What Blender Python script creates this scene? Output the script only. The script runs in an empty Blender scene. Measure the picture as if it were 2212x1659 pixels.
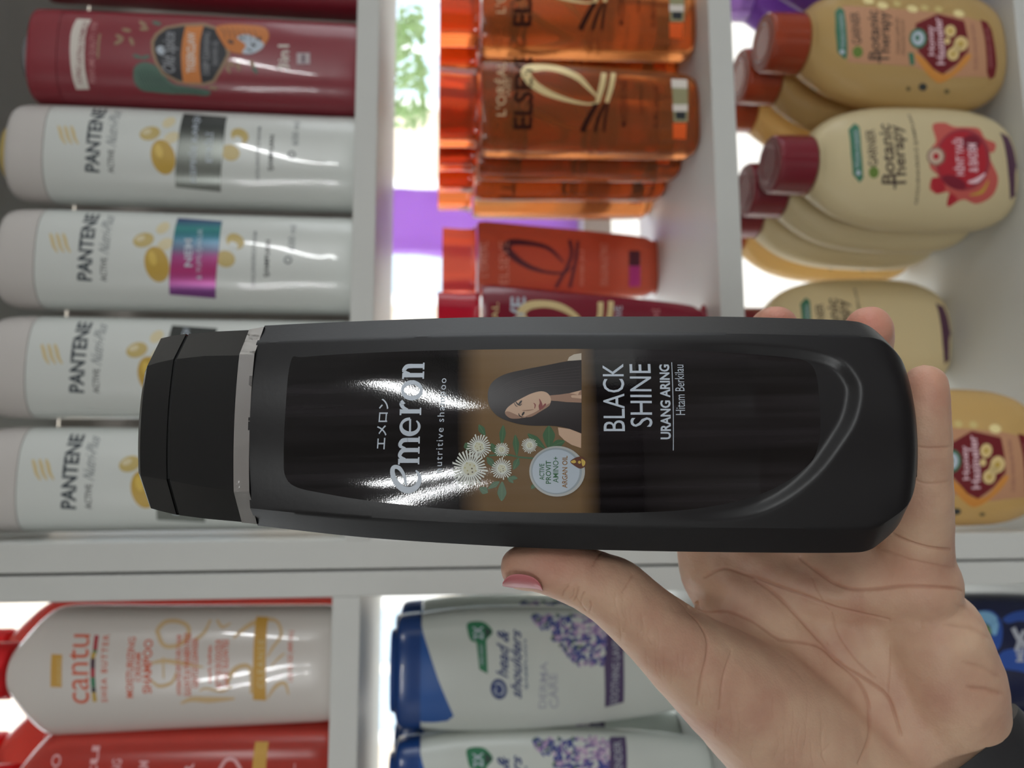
import bpy, bmesh, math, random
import numpy as np
from mathutils import Vector, Matrix, noise
from mathutils.bvhtree import BVHTree
from mathutils.geometry import tessellate_polygon
random.seed(7)
SC = bpy.context.scene
COL = SC.collection
PI = math.pi

# ------------------------------------------------------------------ camera
W, H, FPX = 2212.0, 1659.0, 1662.0
PITCH, YAW, ROLL = math.radians(5.7), math.radians(7.6), math.radians(0.5)
CAM = Vector((0, 0, 1.45))
Fv = Vector((math.sin(YAW)*math.cos(PITCH), math.cos(YAW)*math.cos(PITCH), -math.sin(PITCH)))
Uw = Vector((math.sin(YAW)*math.sin(PITCH), math.cos(YAW)*math.sin(PITCH), math.cos(PITCH)))
Ww = Vector((math.cos(YAW), -math.sin(YAW), 0))
R0, V0 = -Uw, Ww                                   # the phone is held on its side: picture-right is down in the shop
Rv = (R0*math.cos(ROLL) + V0*math.sin(ROLL)).normalized()
Vv = (V0*math.cos(ROLL) - R0*math.sin(ROLL)).normalized()
cam_d = bpy.data.cameras.new('camera')
cam = bpy.data.objects.new('camera', cam_d); COL.objects.link(cam)
m3 = Matrix((Rv, Vv, -Fv)).transposed()
cam.matrix_world = Matrix.Translation(CAM) @ m3.to_4x4()
cam_d.sensor_width = 36; cam_d.lens = 36*FPX/W; cam_d.sensor_fit = 'HORIZONTAL'
cam_d.clip_start = 0.01; cam_d.clip_end = 200
cam_d.dof.use_dof = True; cam_d.dof.focus_distance = 0.204; cam_d.dof.aperture_fstop = 12.5
SC.camera = cam

# ------------------------------------------------------------------ world, exposure
wd = bpy.data.worlds.new('world'); SC.world = wd; wd.use_nodes = True
nt = wd.node_tree; bg = nt.nodes['Background']
bg.inputs[0].default_value = (0.93, 0.96, 1.0, 1); bg.inputs[1].default_value = 2.6
SC.view_settings.view_transform = 'Standard'; SC.view_settings.look = 'None'
SC.view_settings.exposure = 0.52; SC.view_settings.gamma = 1.0
SC.view_settings.use_curve_mapping = False
SC.cycles.max_bounces = 14; SC.cycles.transmission_bounces = 12; SC.cycles.transparent_max_bounces = 12
SC.cycles.caustics_refractive = True; SC.cycles.sample_clamp_indirect = 6

def area_light(name, loc, sx, sy, power, rot, color=(.97, 1, 1)):
    l = bpy.data.lights.new(name, 'AREA'); l.shape = 'RECTANGLE'; l.size = sx; l.size_y = sy
    l.energy = power; l.color = color
    o = bpy.data.objects.new(name, l); o.location = loc; o.rotation_euler = rot; COL.objects.link(o)
    return o
STRIPS = [(2.4, -5.5, 0.06, 3.6), (-1.4, -5.5, 0.05, 3.6), (-2.1, -5.5, 0.05, 3.6)]
for i, (x, y, sx, sy) in enumerate(STRIPS):
    area_light('strip_lamp', (x, y, 2.715), sx, sy, (150, 85, 85)[i], (0, 0, 0))

# ------------------------------------------------------------------ projection helpers
def ray(px, py):
    return (Fv + Rv*((px-1106)/FPX) + Vv*((829.5-py)/FPX))
def onY(px, py, Y):
    r = ray(px, py); return CAM + r*(Y/r.y)
def atd(px, py, d):
    return CAM + ray(px, py)*d
def toz(px, py, Y): return onY(px, py, Y).z

# ------------------------------------------------------------------ objects
def tag(o, label=None, cat=None, group=None, kind=None):
    if label: o['label'] = label
    if cat: o['category'] = cat
    if group: o['group'] = group
    if kind: o['kind'] = kind
    return o
def mesh_obj(name, verts, faces, mats, parent=None, smooth=True, fm=None, M=None):
    me = bpy.data.meshes.new(name)
    me.from_pydata([tuple(v) for v in verts], [], faces)
    if not isinstance(mats, (list, tuple)): mats = [mats]
    for m in mats: me.materials.append(m)
    if fm is not None: me.polygons.foreach_set('material_index', fm)
    if smooth: me.polygons.foreach_set('use_smooth', [True]*len(me.polygons))
    me.update()
    o = bpy.data.objects.new(name, me); COL.objects.link(o)
    if parent is not None: o.parent = parent
    if M is not None: o.matrix_local = M
    return o
def recalc(o):
    bm = bmesh.new(); bm.from_mesh(o.data); bmesh.ops.recalc_face_normals(bm, faces=bm.faces); bm.to_mesh(o.data); bm.free()
    return o
def sharp(o, deg=35):
    me = o.data
    me.set_sharp_from_angle(angle=math.radians(deg)); return o
def empty(name, M, label, cat, group=None):
    o = bpy.data.objects.new(name, None); COL.objects.link(o)
    o.empty_display_size = .02; o.matrix_world = M
    return tag(o, label, cat, group)
def dup(root, loc, label, group=None):
    r = root.copy(); COL.objects.link(r); r.location = loc; r['label'] = label
    if group: r['group'] = group
    for ch in list(root.children):
        c = ch.copy(); COL.objects.link(c); c.parent = r
        for g in list(ch.children):
            d = g.copy(); COL.objects.link(d); d.parent = c
    return r
def box_vf(x0, x1, y0, y1, z0, z1, base=0):
    v = [(x0,y0,z0),(x1,y0,z0),(x1,y1,z0),(x0,y1,z0),(x0,y0,z1),(x1,y0,z1),(x1,y1,z1),(x0,y1,z1)]
    f = [(0,3,2,1),(4,5,6,7),(0,1,5,4),(1,2,6,5),(2,3,7,6),(3,0,4,7)]
    return v, [tuple(i+base for i in q) for q in f]
def box(name, b, mat, parent=None, bevel=0.0, kind=None):
    v, f = box_vf(*b)
    o = mesh_obj(name, v, f, mat, parent, smooth=False)
    if bevel:
        bm = bmesh.new(); bm.from_mesh(o.data)
        bmesh.ops.bevel(bm, geom=bm.edges[:], offset=bevel, segments=2, affect='EDGES', profile=.5)
        bm.to_mesh(o.data); bm.free()
    if kind: o['kind'] = kind
    return o

# ------------------------------------------------------------------ materials
def srgb(c):
    return tuple(((x/255)/12.92 if x/255 <= .04045 else ((x/255+.055)/1.055)**2.4) for x in c)
MC = {}
def mat(name, rgb, rough=.5, metal=0, trans=0, spec=.5, coat=0, ior=1.45, sss=0, transl=0, noise_amt=0, noise_scale=(40,40,40), bump=0, bump_scale=200, lin=False, coat_rough=.05):
    if name in MC: return MC[name]
    c = rgb if lin else srgb(rgb)
    m = bpy.data.materials.new(name); m.use_nodes = True; n = m.node_tree.nodes; L = m.node_tree.links
    p = n['Principled BSDF']
    p.inputs['Base Color'].default_value = (*c, 1); p.inputs['Roughness'].default_value = rough
    p.inputs['Metallic'].default_value = metal; p.inputs['Transmission Weight'].default_value = trans
    p.inputs['Specular IOR Level'].default_value = spec; p.inputs['IOR'].default_value = ior
    p.inputs['Coat Weight'].default_value = coat; p.inputs['Coat Roughness'].default_value = coat_rough
    if sss:
        p.inputs['Subsurface Weight'].default_value = sss; p.inputs['Subsurface Radius'].default_value = (1, .4, .2)
        p.inputs['Subsurface Scale'].default_value = .004
    tc = n.new('ShaderNodeTexCoord')
    if noise_amt:
        mp = n.new('ShaderNodeMapping'); mp.inputs['Scale'].default_value = noise_scale
        nz = n.new('ShaderNodeTexNoise'); nz.inputs['Detail'].default_value = 4
        L.new(tc.outputs['Object'], mp.inputs['Vector']); L.new(mp.outputs[0], nz.inputs['Vector'])
        mx = n.new('ShaderNodeMix'); mx.data_type = 'RGBA'
        mx.inputs[6].default_value = (*[x*(1-noise_amt) for x in c], 1); mx.inputs[7].default_value = (*[min(1, x*(1+noise_amt)) for x in c], 1)
        L.new(nz.outputs['Fac'], mx.inputs[0]); L.new(mx.outputs[2], p.inputs['Base Color'])
    if bump:
        nb = n.new('ShaderNodeTexNoise'); nb.inputs['Scale'].default_value = bump_scale; nb.inputs['Detail'].default_value = 3
        L.new(tc.outputs['Object'], nb.inputs['Vector'])
        b = n.new('ShaderNodeBump'); b.inputs['Strength'].default_value = bump; b.inputs['Distance'].default_value = .001
        L.new(nb.outputs['Fac'], b.inputs['Height']); L.new(b.outputs[0], p.inputs['Normal'])
    if transl:
        t = n.new('ShaderNodeBsdfTranslucent'); t.inputs[0].default_value = (*c, 1)
        ms = n.new('ShaderNodeMixShader'); ms.inputs[0].default_value = transl
        L.new(p.outputs[0], ms.inputs[1]); L.new(t.outputs[0], ms.inputs[2])
        L.new(ms.outputs[0], n['Material Output'].inputs[0])
    MC[name] = m; return m
def emis(name, rgb, s):
    m = bpy.data.materials.new(name); m.use_nodes = True; n = m.node_tree.nodes
    p = n['Principled BSDF']; p.inputs['Emission Color'].default_value = (*rgb, 1); p.inputs['Emission Strength'].default_value = s
    return m
M_board = mat('white_laminate', (206, 207, 203), .42, noise_amt=.03, noise_scale=(6,6,6), bump=.03, bump_scale=350)
M_wall = mat('painted_wall', (198, 198, 195), .85, noise_amt=.04, bump=.1, bump_scale=90)
M_floor = mat('floor_tile', (74, 66, 62), .4, noise_amt=.06, noise_scale=(2,2,2))
M_ink = mat('ink_dark', (38, 42, 46), .45)
M_white = mat('ink_white', (236, 238, 240), .4)
M_silver_ink = mat('ink_silver', (190, 200, 212), .35)
M_gold = mat('ink_gold', (196, 160, 66), .35)
M_palegold = mat('ink_pale_gold', (214, 194, 140), .4)
M_orange = mat('ink_orange', (214, 96, 62), .45)
M_green = mat('ink_green', (44, 122, 84), .45)

# ------------------------------------------------------------------ lofted bottles
def ring_pts(hw, hd, n, N, w, uc=0):
    out = []
    for i in range(N):
        a = 2*PI*i/N; c, s = math.cos(a), math.sin(a)
        out.append((uc+hw*math.copysign(abs(c)**(2/n), c), hd*math.copysign(abs(s)**(2/n), s), w))
    return out
def loft(name, rings, m, parent, smooth=True, cap=True, deg=40):
    N = len(rings[0]); v = [p for r in rings for p in r]; f = []
    for k in range(len(rings)-1):
        for i in range(N):
            j = (i+1) % N
            f.append((k*N+i, k*N+j, (k+1)*N+j, (k+1)*N+i))
    if cap:
        f.append(tuple(range(N-1, -1, -1))); b = (len(rings)-1)*N; f.append(tuple(b+i for i in range(N)))
    o = mesh_obj(name, v, f, m, parent, smooth); recalc(o)
    if smooth: sharp(o, deg)
    return o
def interp(tab, x, k):
    if x <= tab[0][0]: return tab[0][k]
    for a, b in zip(tab, tab[1:]):
        if x <= b[0]:
            t = (x-a[0])/(b[0]-a[0]) if b[0] > a[0] else 0
            return a[k]+(b[k]-a[k])*t
    return tab[-1][k]
def smooth_tab(tab, steps=8):
    """Catmull-Rom densify of a profile table"""
    out = []
    n = len(tab)
    for i in range(n-1):
        p0, p1, p2, p3 = tab[max(0,i-1)], tab[i], tab[i+1], tab[min(n-1,i+2)]
        for s in range(steps):
            t = s/steps
            r = [p1[0]+(p2[0]-p1[0])*t]
            for k in range(1, len(p1)):
                m1 = (p2[k]-p0[k])/max(1e-9, p2[0]-p0[0])*(p2[0]-p1[0]) if i > 0 else (p2[k]-p1[k])
                m2 = (p3[k]-p1[k])/max(1e-9, p3[0]-p1[0])*(p2[0]-p1[0]) if i < n-2 else (p2[k]-p1[k])
                r.append((2*t**3-3*t*t+1)*p1[k]+(t**3-2*t*t+t)*m1+(-2*t**3+3*t*t)*p2[k]+(t**3-t*t)*m2)
            out.append(tuple(r))
    out.append(tuple(tab[-1])); return out

class Surf:
    """a front surface y=f(u,w) in the frame M; turns a viewing ray into its point on that surface"""
    def __init__(s, M, f, y0=0): s.M, s.f, s.y0, s.Mi = M, f, y0, M.inverted()
    def loc(s, px, py):
        o = s.Mi @ CAM; d = s.Mi.to_3x3() @ ray(px, py); y = s.y0
        for _ in range(6):
            t = (y-o.y)/d.y; u, w = o.x+d.x*t, o.z+d.z*t; y = s.f(u, w)
        return u, w
class Print:
    def __init__(s, surf, name, parent, du=.0016, dw=None, eps0=.00006, deps=.00003):
        s.surf, s.name, s.parent, s.du, s.dw = surf, name, parent, du, dw
        s.v, s.f, s.fm, s.mats, s.layer = [], [], [], [], 0
        s.eps0, s.deps = eps0, deps
        s.K = (0, 0, 1)
    def crop(s, ox, oy, sc): s.K = (ox, oy, sc)
    def px(s, p): return (s.K[0]+p[0]/s.K[2], s.K[1]+p[1]/s.K[2])
    def L(s, p): return s.surf.loc(*s.px(p))
    def up(s): s.layer += 1
    def add(s, uv, tris, m, layer=None):
        bm = bmesh.new()
        vs = [bm.verts.new((a, 0, b)) for a, b in uv]
        for t in tris:
            if len(set(t)) < 3: continue
            try: bm.faces.new([vs[i] for i in t])
            except ValueError: pass
        for ax, step in ((0, s.du), (2, s.dw)):
            if not step: continue
            cs = [v.co[ax] for v in bm.verts]
            if not cs: continue
            lo, hi = min(cs), max(cs); k = math.floor(lo/step)+1
            while k*step < hi:
                co = [0,0,0]; no = [0,0,0]; co[ax] = k*step; no[ax] = 1
                bmesh.ops.bisect_plane(bm, geom=bm.verts[:]+bm.edges[:]+bm.faces[:], dist=1e-7, plane_co=co, plane_no=no)
                k += 1
        e = s.eps0+s.deps*(s.layer if layer is None else layer)
        b = len(s.v)
        for i, v in enumerate(bm.verts):
            v.index = i; s.v.append((v.co.x, s.surf.f(v.co.x, v.co.z)-e, v.co.z))
        if m not in s.mats: s.mats.append(m)
        mi = s.mats.index(m)
        for f in bm.faces:
            idx = [b+v.index for v in f.verts]
            a, c, d = [Vector(s.v[i]) for i in idx[:3]]
            if (c-a).cross(d-a).y > 0: idx.reverse()
            s.f.append(idx); s.fm.append(mi)
        bm.free()
    def poly(s, pts, m, **k):
        uv = [s.L(p) for p in pts]; s.polyuv(uv, m, **k)
    def polyuv(s, uv, m, **k):
        tr = tessellate_polygon([[Vector((a, b, 0)) for a, b in uv]])
        s.add(uv, tr, m, **k)
    def ell(s, c, rx, ry, m, ang=0, n=28, **k):
        ca, sa = math.cos(ang), math.sin(ang)
        s.poly([(c[0]+rx*math.cos(t)*ca-ry*math.sin(t)*sa, c[1]+rx*math.cos(t)*sa+ry*math.sin(t)*ca) for t in [2*PI*i/n for i in range(n)]], m, **k)
    def blob(s, pts, m, **k):
        s.poly(closed_curve(pts), m, **k)
    def stroke(s, pts, w, m, smooth=True, **k):
        """pts in crop px; w = width or list of widths"""
        if smooth and len(pts) > 2: 
            n0 = len(pts); pts2 = open_curve(pts)
            ws = [w]*len(pts2) if not isinstance(w, (list, tuple)) else list(np.interp(np.linspace(0, n0-1, len(pts2)), range(n0), w))
            pts = pts2
        else: ws = [w]*len(pts) if not isinstance(w, (list, tuple)) else w
        A, B = [], []
        for i, p in enumerate(pts):
            a = pts[max(0, i-1)]; b = pts[min(len(pts)-1, i+1)]
            dx, dy = b[0]-a[0], b[1]-a[1]; l = math.hypot(dx, dy) or 1
            nx, ny = -dy/l*ws[i]/2, dx/l*ws[i]/2
            A.append(s.L((p[0]+nx, p[1]+ny))); B.append(s.L((p[0]-nx, p[1]-ny)))
        n = len(A); s.add(A+B, [(i, i+1, n+i+1, n+i) for i in range(n-1)], m, **k)
    def text(s, t, B0, B1, T0, m, bold=0, shear=0, spacing=1.0, **k):
        """fit text so its box's lower left is B0, lower right is B1, upper left is T0"""
        v, f = text_mesh(t, bold, shear, spacing)
        if not v: return
        b0, b1, t0 = [np.array(s.L(p)) for p in (B0, B1, T0)]
        xs = [p[0] for p in v]; ys = [p[1] for p in v]
        x0, x1, y0, y1 = min(xs), max(xs), min(ys), max(ys)
        uv = [tuple(b0+(b1-b0)*((p[0]-x0)/(x1-x0))+(t0-b0)*((p[1]-y0)/(y1-y0))) for p in v]
        s.add(uv, f, m, **k)
    def build(s):
        if not s.f: return None
        o = mesh_obj(s.name, s.v, s.f, s.mats, s.parent, smooth=True, fm=s.fm)
        return o
_tc = {}
def text_mesh(t, bold, shear, spacing):
    key = (t, bold, shear, spacing)
    if key in _tc: return _tc[key]
    cu = bpy.data.curves.new('t', 'FONT'); cu.body = t; cu.size = 1; cu.offset = bold; cu.shear = shear
    cu.space_character = spacing; cu.resolution_u = 3
    ob = bpy.data.objects.new('t', cu); COL.objects.link(ob)
    bpy.context.view_layer.update()
    ev = ob.evaluated_get(bpy.context.evaluated_depsgraph_get()); me = ev.to_mesh()
    v = [(a.co.x, a.co.y) for a in me.vertices]; f = [tuple(p.vertices) for p in me.polygons]
    ev.to_mesh_clear(); bpy.data.objects.remove(ob); bpy.data.curves.remove(cu)
    _tc[key] = (v, f); return v, f
def open_curve(pts, n=6):
    out = []; N = len(pts)
    for i in range(N-1):
        p0, p1, p2, p3 = pts[max(0,i-1)], pts[i], pts[i+1], pts[min(N-1,i+2)]
        for s in range(n):
            t = s/n
            out.append(tuple(.5*((2*p1[k])+(-p0[k]+p2[k])*t+(2*p0[k]-5*p1[k]+4*p2[k]-p3[k])*t*t+(-p0[k]+3*p1[k]-3*p2[k]+p3[k])*t**3) for k in range(len(p1))))
    out.append(tuple(pts[-1])); return out
def closed_curve(pts, n=5):
    out = []; N = len(pts)
    for i in range(N):
        p0, p1, p2, p3 = pts[i-1], pts[i], pts[(i+1)%N], pts[(i+2)%N]
        for s in range(n):
            t = s/n
            out.append(tuple(.5*((2*p1[k])+(-p0[k]+p2[k])*t+(2*p0[k]-5*p1[k]+4*p2[k]-p3[k])*t*t+(-p0[k]+3*p1[k]-3*p2[k]+p3[k])*t**3) for k in range(2)))
    return out
def rot90(M): return M

# ================================================================== THE SETTING
YF = 0.50; YB = 0.70                                  # shelf front and back planes
def px2z(px, py, Y=YF): return onY(px, py, Y).z
zB1b, zB1t = px2z(808, 650), px2z(757, 650)            # board under the left-of-picture bottles
zB2b, zB2t = px2z(1608, 650), px2z(1556, 650)
zB3t = px2z(2225, 366); zB3b = zB3t-.0155
zB4b, zB4t = px2z(775, 1480), px2z(713, 1480)
zB5t = px2z(1578, 1640); zB5b = zB5t-.018
zB6t = zB5t-.26
xV1r, xVm, xV2l = onY(760, 1166, YF).x, onY(760, 1231.5, YF).x, onY(760, 1289, YF).x
TOPZ = px2z(-170, 400)
XR = 4.6; YK = -9.0
box('floor', (-XR-.1, XR+.1, YK-.1, 1.05, -.05, 0), M_floor, kind='structure')
box('ceiling', (-XR-.1, XR+.1, YK-.1, 1.05, 2.75, 2.8), mat('ceiling_paint', (214, 212, 208), .9), kind='structure')
box('wall_back', (-XR-.1, XR+.1, YK-.1, YK, 0, 2.75), M_wall, kind='structure')
box('wall_left', (-XR-.1, -XR, YK, 1.05, 0, 2.75), M_wall, kind='structure')
v, f = [], []
for b in ((XR, XR+.1, YK, -3.2, 0, 2.75), (XR, XR+.1, .6, 1.05, 0, 2.75), (XR, XR+.1, -3.2, .6, 0, .5), (XR, XR+.1, -3.2, .6, 2.5, 2.75)):
    a, c = box_vf(*b, base=len(v)); v += a; f += c
tag(mesh_obj('wall_right', v, f, M_wall, smooth=False), kind='structure')
v, f = [], []
for b in ((-XR, -2.0, .98, 1.05, 0, 2.75), (4.3, XR, .98, 1.05, 0, 2.75), (-2.0, 4.3, .98, 1.05, 0, .35), (-2.0, 4.3, .98, 1.05, 2.5, 2.75)):
    a, c = box_vf(*b, base=len(v)); v += a; f += c
tag(mesh_obj('wall_front', v, f, M_wall, smooth=False), kind='structure')
M_glass = bpy.data.materials.new('window_glass'); M_glass.use_nodes = True
n = M_glass.node_tree.nodes; L = M_glass.node_tree.links
tr = n.new('ShaderNodeBsdfTransparent'); tr.inputs[0].default_value = (.95, .97, .97, 1)
gl = n.new('ShaderNodeBsdfGlossy'); gl.inputs['Roughness'].default_value = .02
fr = n.new('ShaderNodeFresnel'); fr.inputs[0].default_value = 1.45
mx = n.new('ShaderNodeMixShader'); L.new(fr.outputs[0], mx.inputs[0]); L.new(tr.outputs[0], mx.inputs[1]); L.new(gl.outputs[0], mx.inputs[2])
L.new(mx.outputs[0], n['Material Output'].inputs[0])
win = bpy.data.objects.new('window_1', None); COL.objects.link(win); win['kind'] = 'structure'
v, f = [], []
for b in ((-2.0, 4.3, .985, 1.03, .35, .40), (-2.0, 4.3, .985, 1.03, 2.45, 2.5), (-2.0, -1.95, .985, 1.03, .40, 2.45), (4.25, 4.3, .985, 1.03, .40, 2.45), (2.6, 2.65, .985, 1.03, .40, 2.45), (-1.02, -.97, .985, 1.03, .40, 2.45), (.97, 1.02, .985, 1.03, .40, 2.45)):
    a, c = box_vf(*b, base=len(v)); v += a; f += c
mesh_obj('window_frame', v, f, mat('window_frame_white', (225, 225, 222), .4), win, smooth=False)
for x0, x1 in ((-1.95, -1.02), (-.97, .97), (1.02, 2.6), (2.65, 4.25)):
    mesh_obj('pane', [(x0, 1.008, .4), (x1, 1.008, .4), (x1, 1.008, 2.45), (x0, 1.008, 2.45)], [(0,1,2,3)], M_glass, win, smooth=False)
added_win = bpy.data.objects.new('added_window', None); COL.objects.link(added_win); added_win['kind'] = 'structure'  # unseen window added to bring in daylight from the right
v, f = [], []
for b in ((XR+.02, XR+.07, -3.2, .6, .5, .56), (XR+.02, XR+.07, -3.2, .6, 2.44, 2.5), (XR+.02, XR+.07, -3.2, -3.14, .56, 2.44), (XR+.02, XR+.07, .54, .6, .56, 2.44), (XR+.02, XR+.07, -1.33, -1.27, .56, 2.44)):
    a, c = box_vf(*b, base=len(v)); v += a; f += c
mesh_obj('window_frame', v, f, MC['window_frame_white'], added_win, smooth=False)
for y0, y1 in ((-3.14, -1.33), (-1.27, .54)):
    mesh_obj('pane', [(XR+.045, y0, .56), (XR+.045, y1, .56), (XR+.045, y1, 2.44), (XR+.045, y0, 2.44)], [(0,1,2,3)], M_glass, added_win, smooth=False)
for i, (x, y, sx, sy) in enumerate(STRIPS):
    t = empty('ceiling_light', Matrix.Translation((x, y, 2.75)), 'long linear ceiling light, %s of the row of three' % ('rightmost', 'middle one', 'leftmost')[i], 'lamp', 'ceiling lights')
    box('housing', (-.05, .05, -sy/2, sy/2, -.03, 0), mat('lamp_housing', (220,220,220), .5), t)

# ------------------------------------------------------------------ street outside
box('pavement', (-16, 16, 1.05, 9, -.15, -.05), mat('street_paving', (196, 190, 182), .8, noise_amt=.1, noise_scale=(3,3,3)), kind='structure')
fac = empty('street_house', Matrix.Translation((0, 7.0, 0)), 'pale house front across the street with white window frames', 'building')
box('wall', (-9, 9, 0, .3, -.05, 5.2), mat('facade_plaster', (222, 208, 190), .9, noise_amt=.08, noise_scale=(.7,.7,.7)), fac)
for i in range(-4, 5):
    for z0, z1 in ((.6, 2.3), (3.0, 4.5)):
        x = i*1.9+.35
        w_ = mesh_obj('window', *[[], []], mat('frame_white', (240,240,238), .5), fac)
        v, f = [], []
        for b in ((x-.6, x+.6, -.08, 0, z0, z0+.09), (x-.6, x+.6, -.08, 0, z1-.09, z1), (x-.6, x-.51, -.08, 0, z0, z1), (x+.51, x+.6, -.08, 0, z0, z1), (x-.04, x+.04, -.07, 0, z0, z1)):
            a, c = box_vf(*b, base=len(v)); v += a; f += c
        w_.data.from_pydata(v, [], f)
        box('pane', (x-.51, x+.51, -.03, -.01, z0+.09, z1-.09), mat('far_pane', (190, 208, 222), .15), w_)
for i in range(6):
    t = empty('added_cabinet', Matrix.Translation((-3.75+1.5*i, YK+.22, 0)), 'dark brown storage cabinet along the rear wall, %s from the left' % ('first', 'second', 'third', 'fourth', 'fifth', 'sixth')[i], 'cabinet', 'cabinets along the rear wall')  # unseen cabinets added so the black bottle mirrors something dark
    box('body', (-.74, .74, -.22, .2, 0, 1.75), mat('dark_wood', (58, 44, 38), .5, noise_amt=.1), t)
    for sx in (-1, 1):
        dd_ = box('door', (min(.01*sx, .72*sx), max(.01*sx, .72*sx), .2, .22, .08, 1.72), MC['dark_wood'], t, bevel=.004)
        box('handle', (min(.05*sx, .07*sx), max(.05*sx, .07*sx), .22, .25, .8, 1.0), mat('handle_steel', (160,160,160), .3, metal=1), dd_)
# hanging plant in the window
pl = empty('hanging_plant', Matrix.Translation(onY(830, 40, .88)), 'leafy green trailing plant hanging in the window above the amber bottles', 'plant')
v, f = [], []; inv = pl.matrix_world.inverted()
for k in range(150):
    t = random.random(); c = onY(846+70*random.random(), 30+250*t+random.uniform(-20,20)*(1-t), .88+random.uniform(-.03,.03))
    a = random.uniform(0, 6.28); l = random.uniform(.006, .013); b = random.uniform(-1, 1)
    d = Vector((math.cos(a), random.uniform(-.5,.5), math.sin(a))).normalized(); nn = d.cross(Vector((0,1,b))).normalized()
    q = [c-d*l, c+nn*l*.4, c+d*l, c-nn*l*.4]; s_ = len(v); v += [inv @ p for p in q]; f.append((s_, s_+1, s_+2, s_+3))
lf = mesh_obj('leaves', v, f, mat('leaf_green', (186, 214, 160), .5, transl=.5), pl, smooth=False); lf['kind'] = 'stuff'
v, f = [], []
for k in range(5):
    a = onY(850+k*14, -60, .88); b = onY(860+k*12, 200+k*15, .88)
    for p in (a, b): v += [inv@(p+Vector((-.0008,0,0))), inv@(p+Vector((.0008,0,0))), inv@(p+Vector((0,.0015,0)))]
    s_ = k*6; f += [(s_, s_+1, s_+4, s_+3), (s_+1, s_+2, s_+5, s_+4), (s_+2, s_, s_+3, s_+5)]
mesh_obj('vine_stem', v, f, mat('stem_green', (90, 120, 60), .6), pl)
# purple bag standing on the window ledge
ledge_z = px2z(1240, 500, .86)
box('window_ledge', (-1.9, 1.9, .80, .975, ledge_z-.03, ledge_z), M_board, kind=None)
tag(bpy.data.objects['window_ledge'], 'long white ledge board under the shop window behind the shelves', 'ledge')
def bag(px0, px1, py0, py1, Y, label, m):
    c = onY((px0+px1)/2, (py0+py1)/2, Y); s_ = (c-CAM).dot(Fv)/FPX
    hw = (py1-py0)/2*s_; z1 = onY(px0, (py0+py1)/2, Y).z; h = z1-ledge_z
    t = empty('gift_bag', Matrix.Translation((c.x, Y, ledge_z)), label, 'bag')
    rings = []
    for k in range(13):
        q = k/12; rings.append([(x*(1+.05*math.sin(9*q+x*90)), y*(1-.45*q)+.002*math.sin(20*q+x*300), z) for x, y, z in ring_pts(hw*(1-.1*q), .022, 6, 40, h*q)])
    loft('body', rings, m, t)
    v = []; f = []
    hd = [(-hw*.4+hw*.8*i/14, -.006, h-.012+.03*math.sin(PI*i/14)) for i in range(15)]
    for p in hd:
        for k in range(5): v.append((p[0], p[1]+.0012*math.cos(k*1.2566), p[2]+.0012*math.sin(k*1.2566)))
    for i in range(14):
        for k in range(5): f.append((i*5+k, i*5+(k+1)%5, (i+1)*5+(k+1)%5, (i+1)*5+k))
    mesh_obj('handle', v, f, mat('cord_purple', (120, 60, 160), .7), t)
    return t
bag(835, 1100, 404, 560, .86, 'purple gift bag in the window behind the amber bottles', mat('purple_film', (222, 178, 252), .45, transl=.5))

# ------------------------------------------------------------------ shelving units
def unit(name, x0, x1, side_x, boards, label):
    t = empty(name, Matrix.Translation(((x0+x1)/2, YF, 0)), label, 'shelf', 'white shelving units')
    cx = (x0+x1)/2
    for a, b in side_x: box('side_panel', (a-cx, b-cx, 0, YB-YF, 0, 2.1), M_board, t, bevel=.0006)
    for a, b in boards: box('shelf_board', (x0-cx, x1-cx, 0, YB-YF, a, b), M_board, t, bevel=.0005)
    return t
GAP = .0008
th = xV1r-(xVm+GAP/2)
unit('shelving_unit', xV1r, xV1r+.80, [(xVm+GAP, xV1r), (xV1r+.80, xV1r+.816)],
     [(zB1b, zB1t), (zB2b, zB2t), (zB3b, zB3t), (TOPZ, TOPZ+.016), (zB3t-.30, zB3t-.284), (.06, .076)], 'white laminate shelving unit holding the white, red, amber and cream bottles')
unit('shelving_unit', xV2l-.80, xV2l, [(xV2l, xVm-GAP), (xV2l-.816, xV2l-.80)],
     [(zB4b, zB4t), (zB5b, zB5t), (zB6t-.016, zB6t), (TOPZ+.2, TOPZ+.216), (.06, .076)], 'white laminate shelving unit holding the blue-capped and dark blue bottles')
tp = box('back_panel', (xV1r+.035-(xV1r+.4), .40, YB-YF+.001, YB-YF+.006, zB1t, TOPZ), mat('grey_backing', (168, 160, 152), .7), [o for o in COL.objects if o.name == 'shelving_unit'][0])

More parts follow.
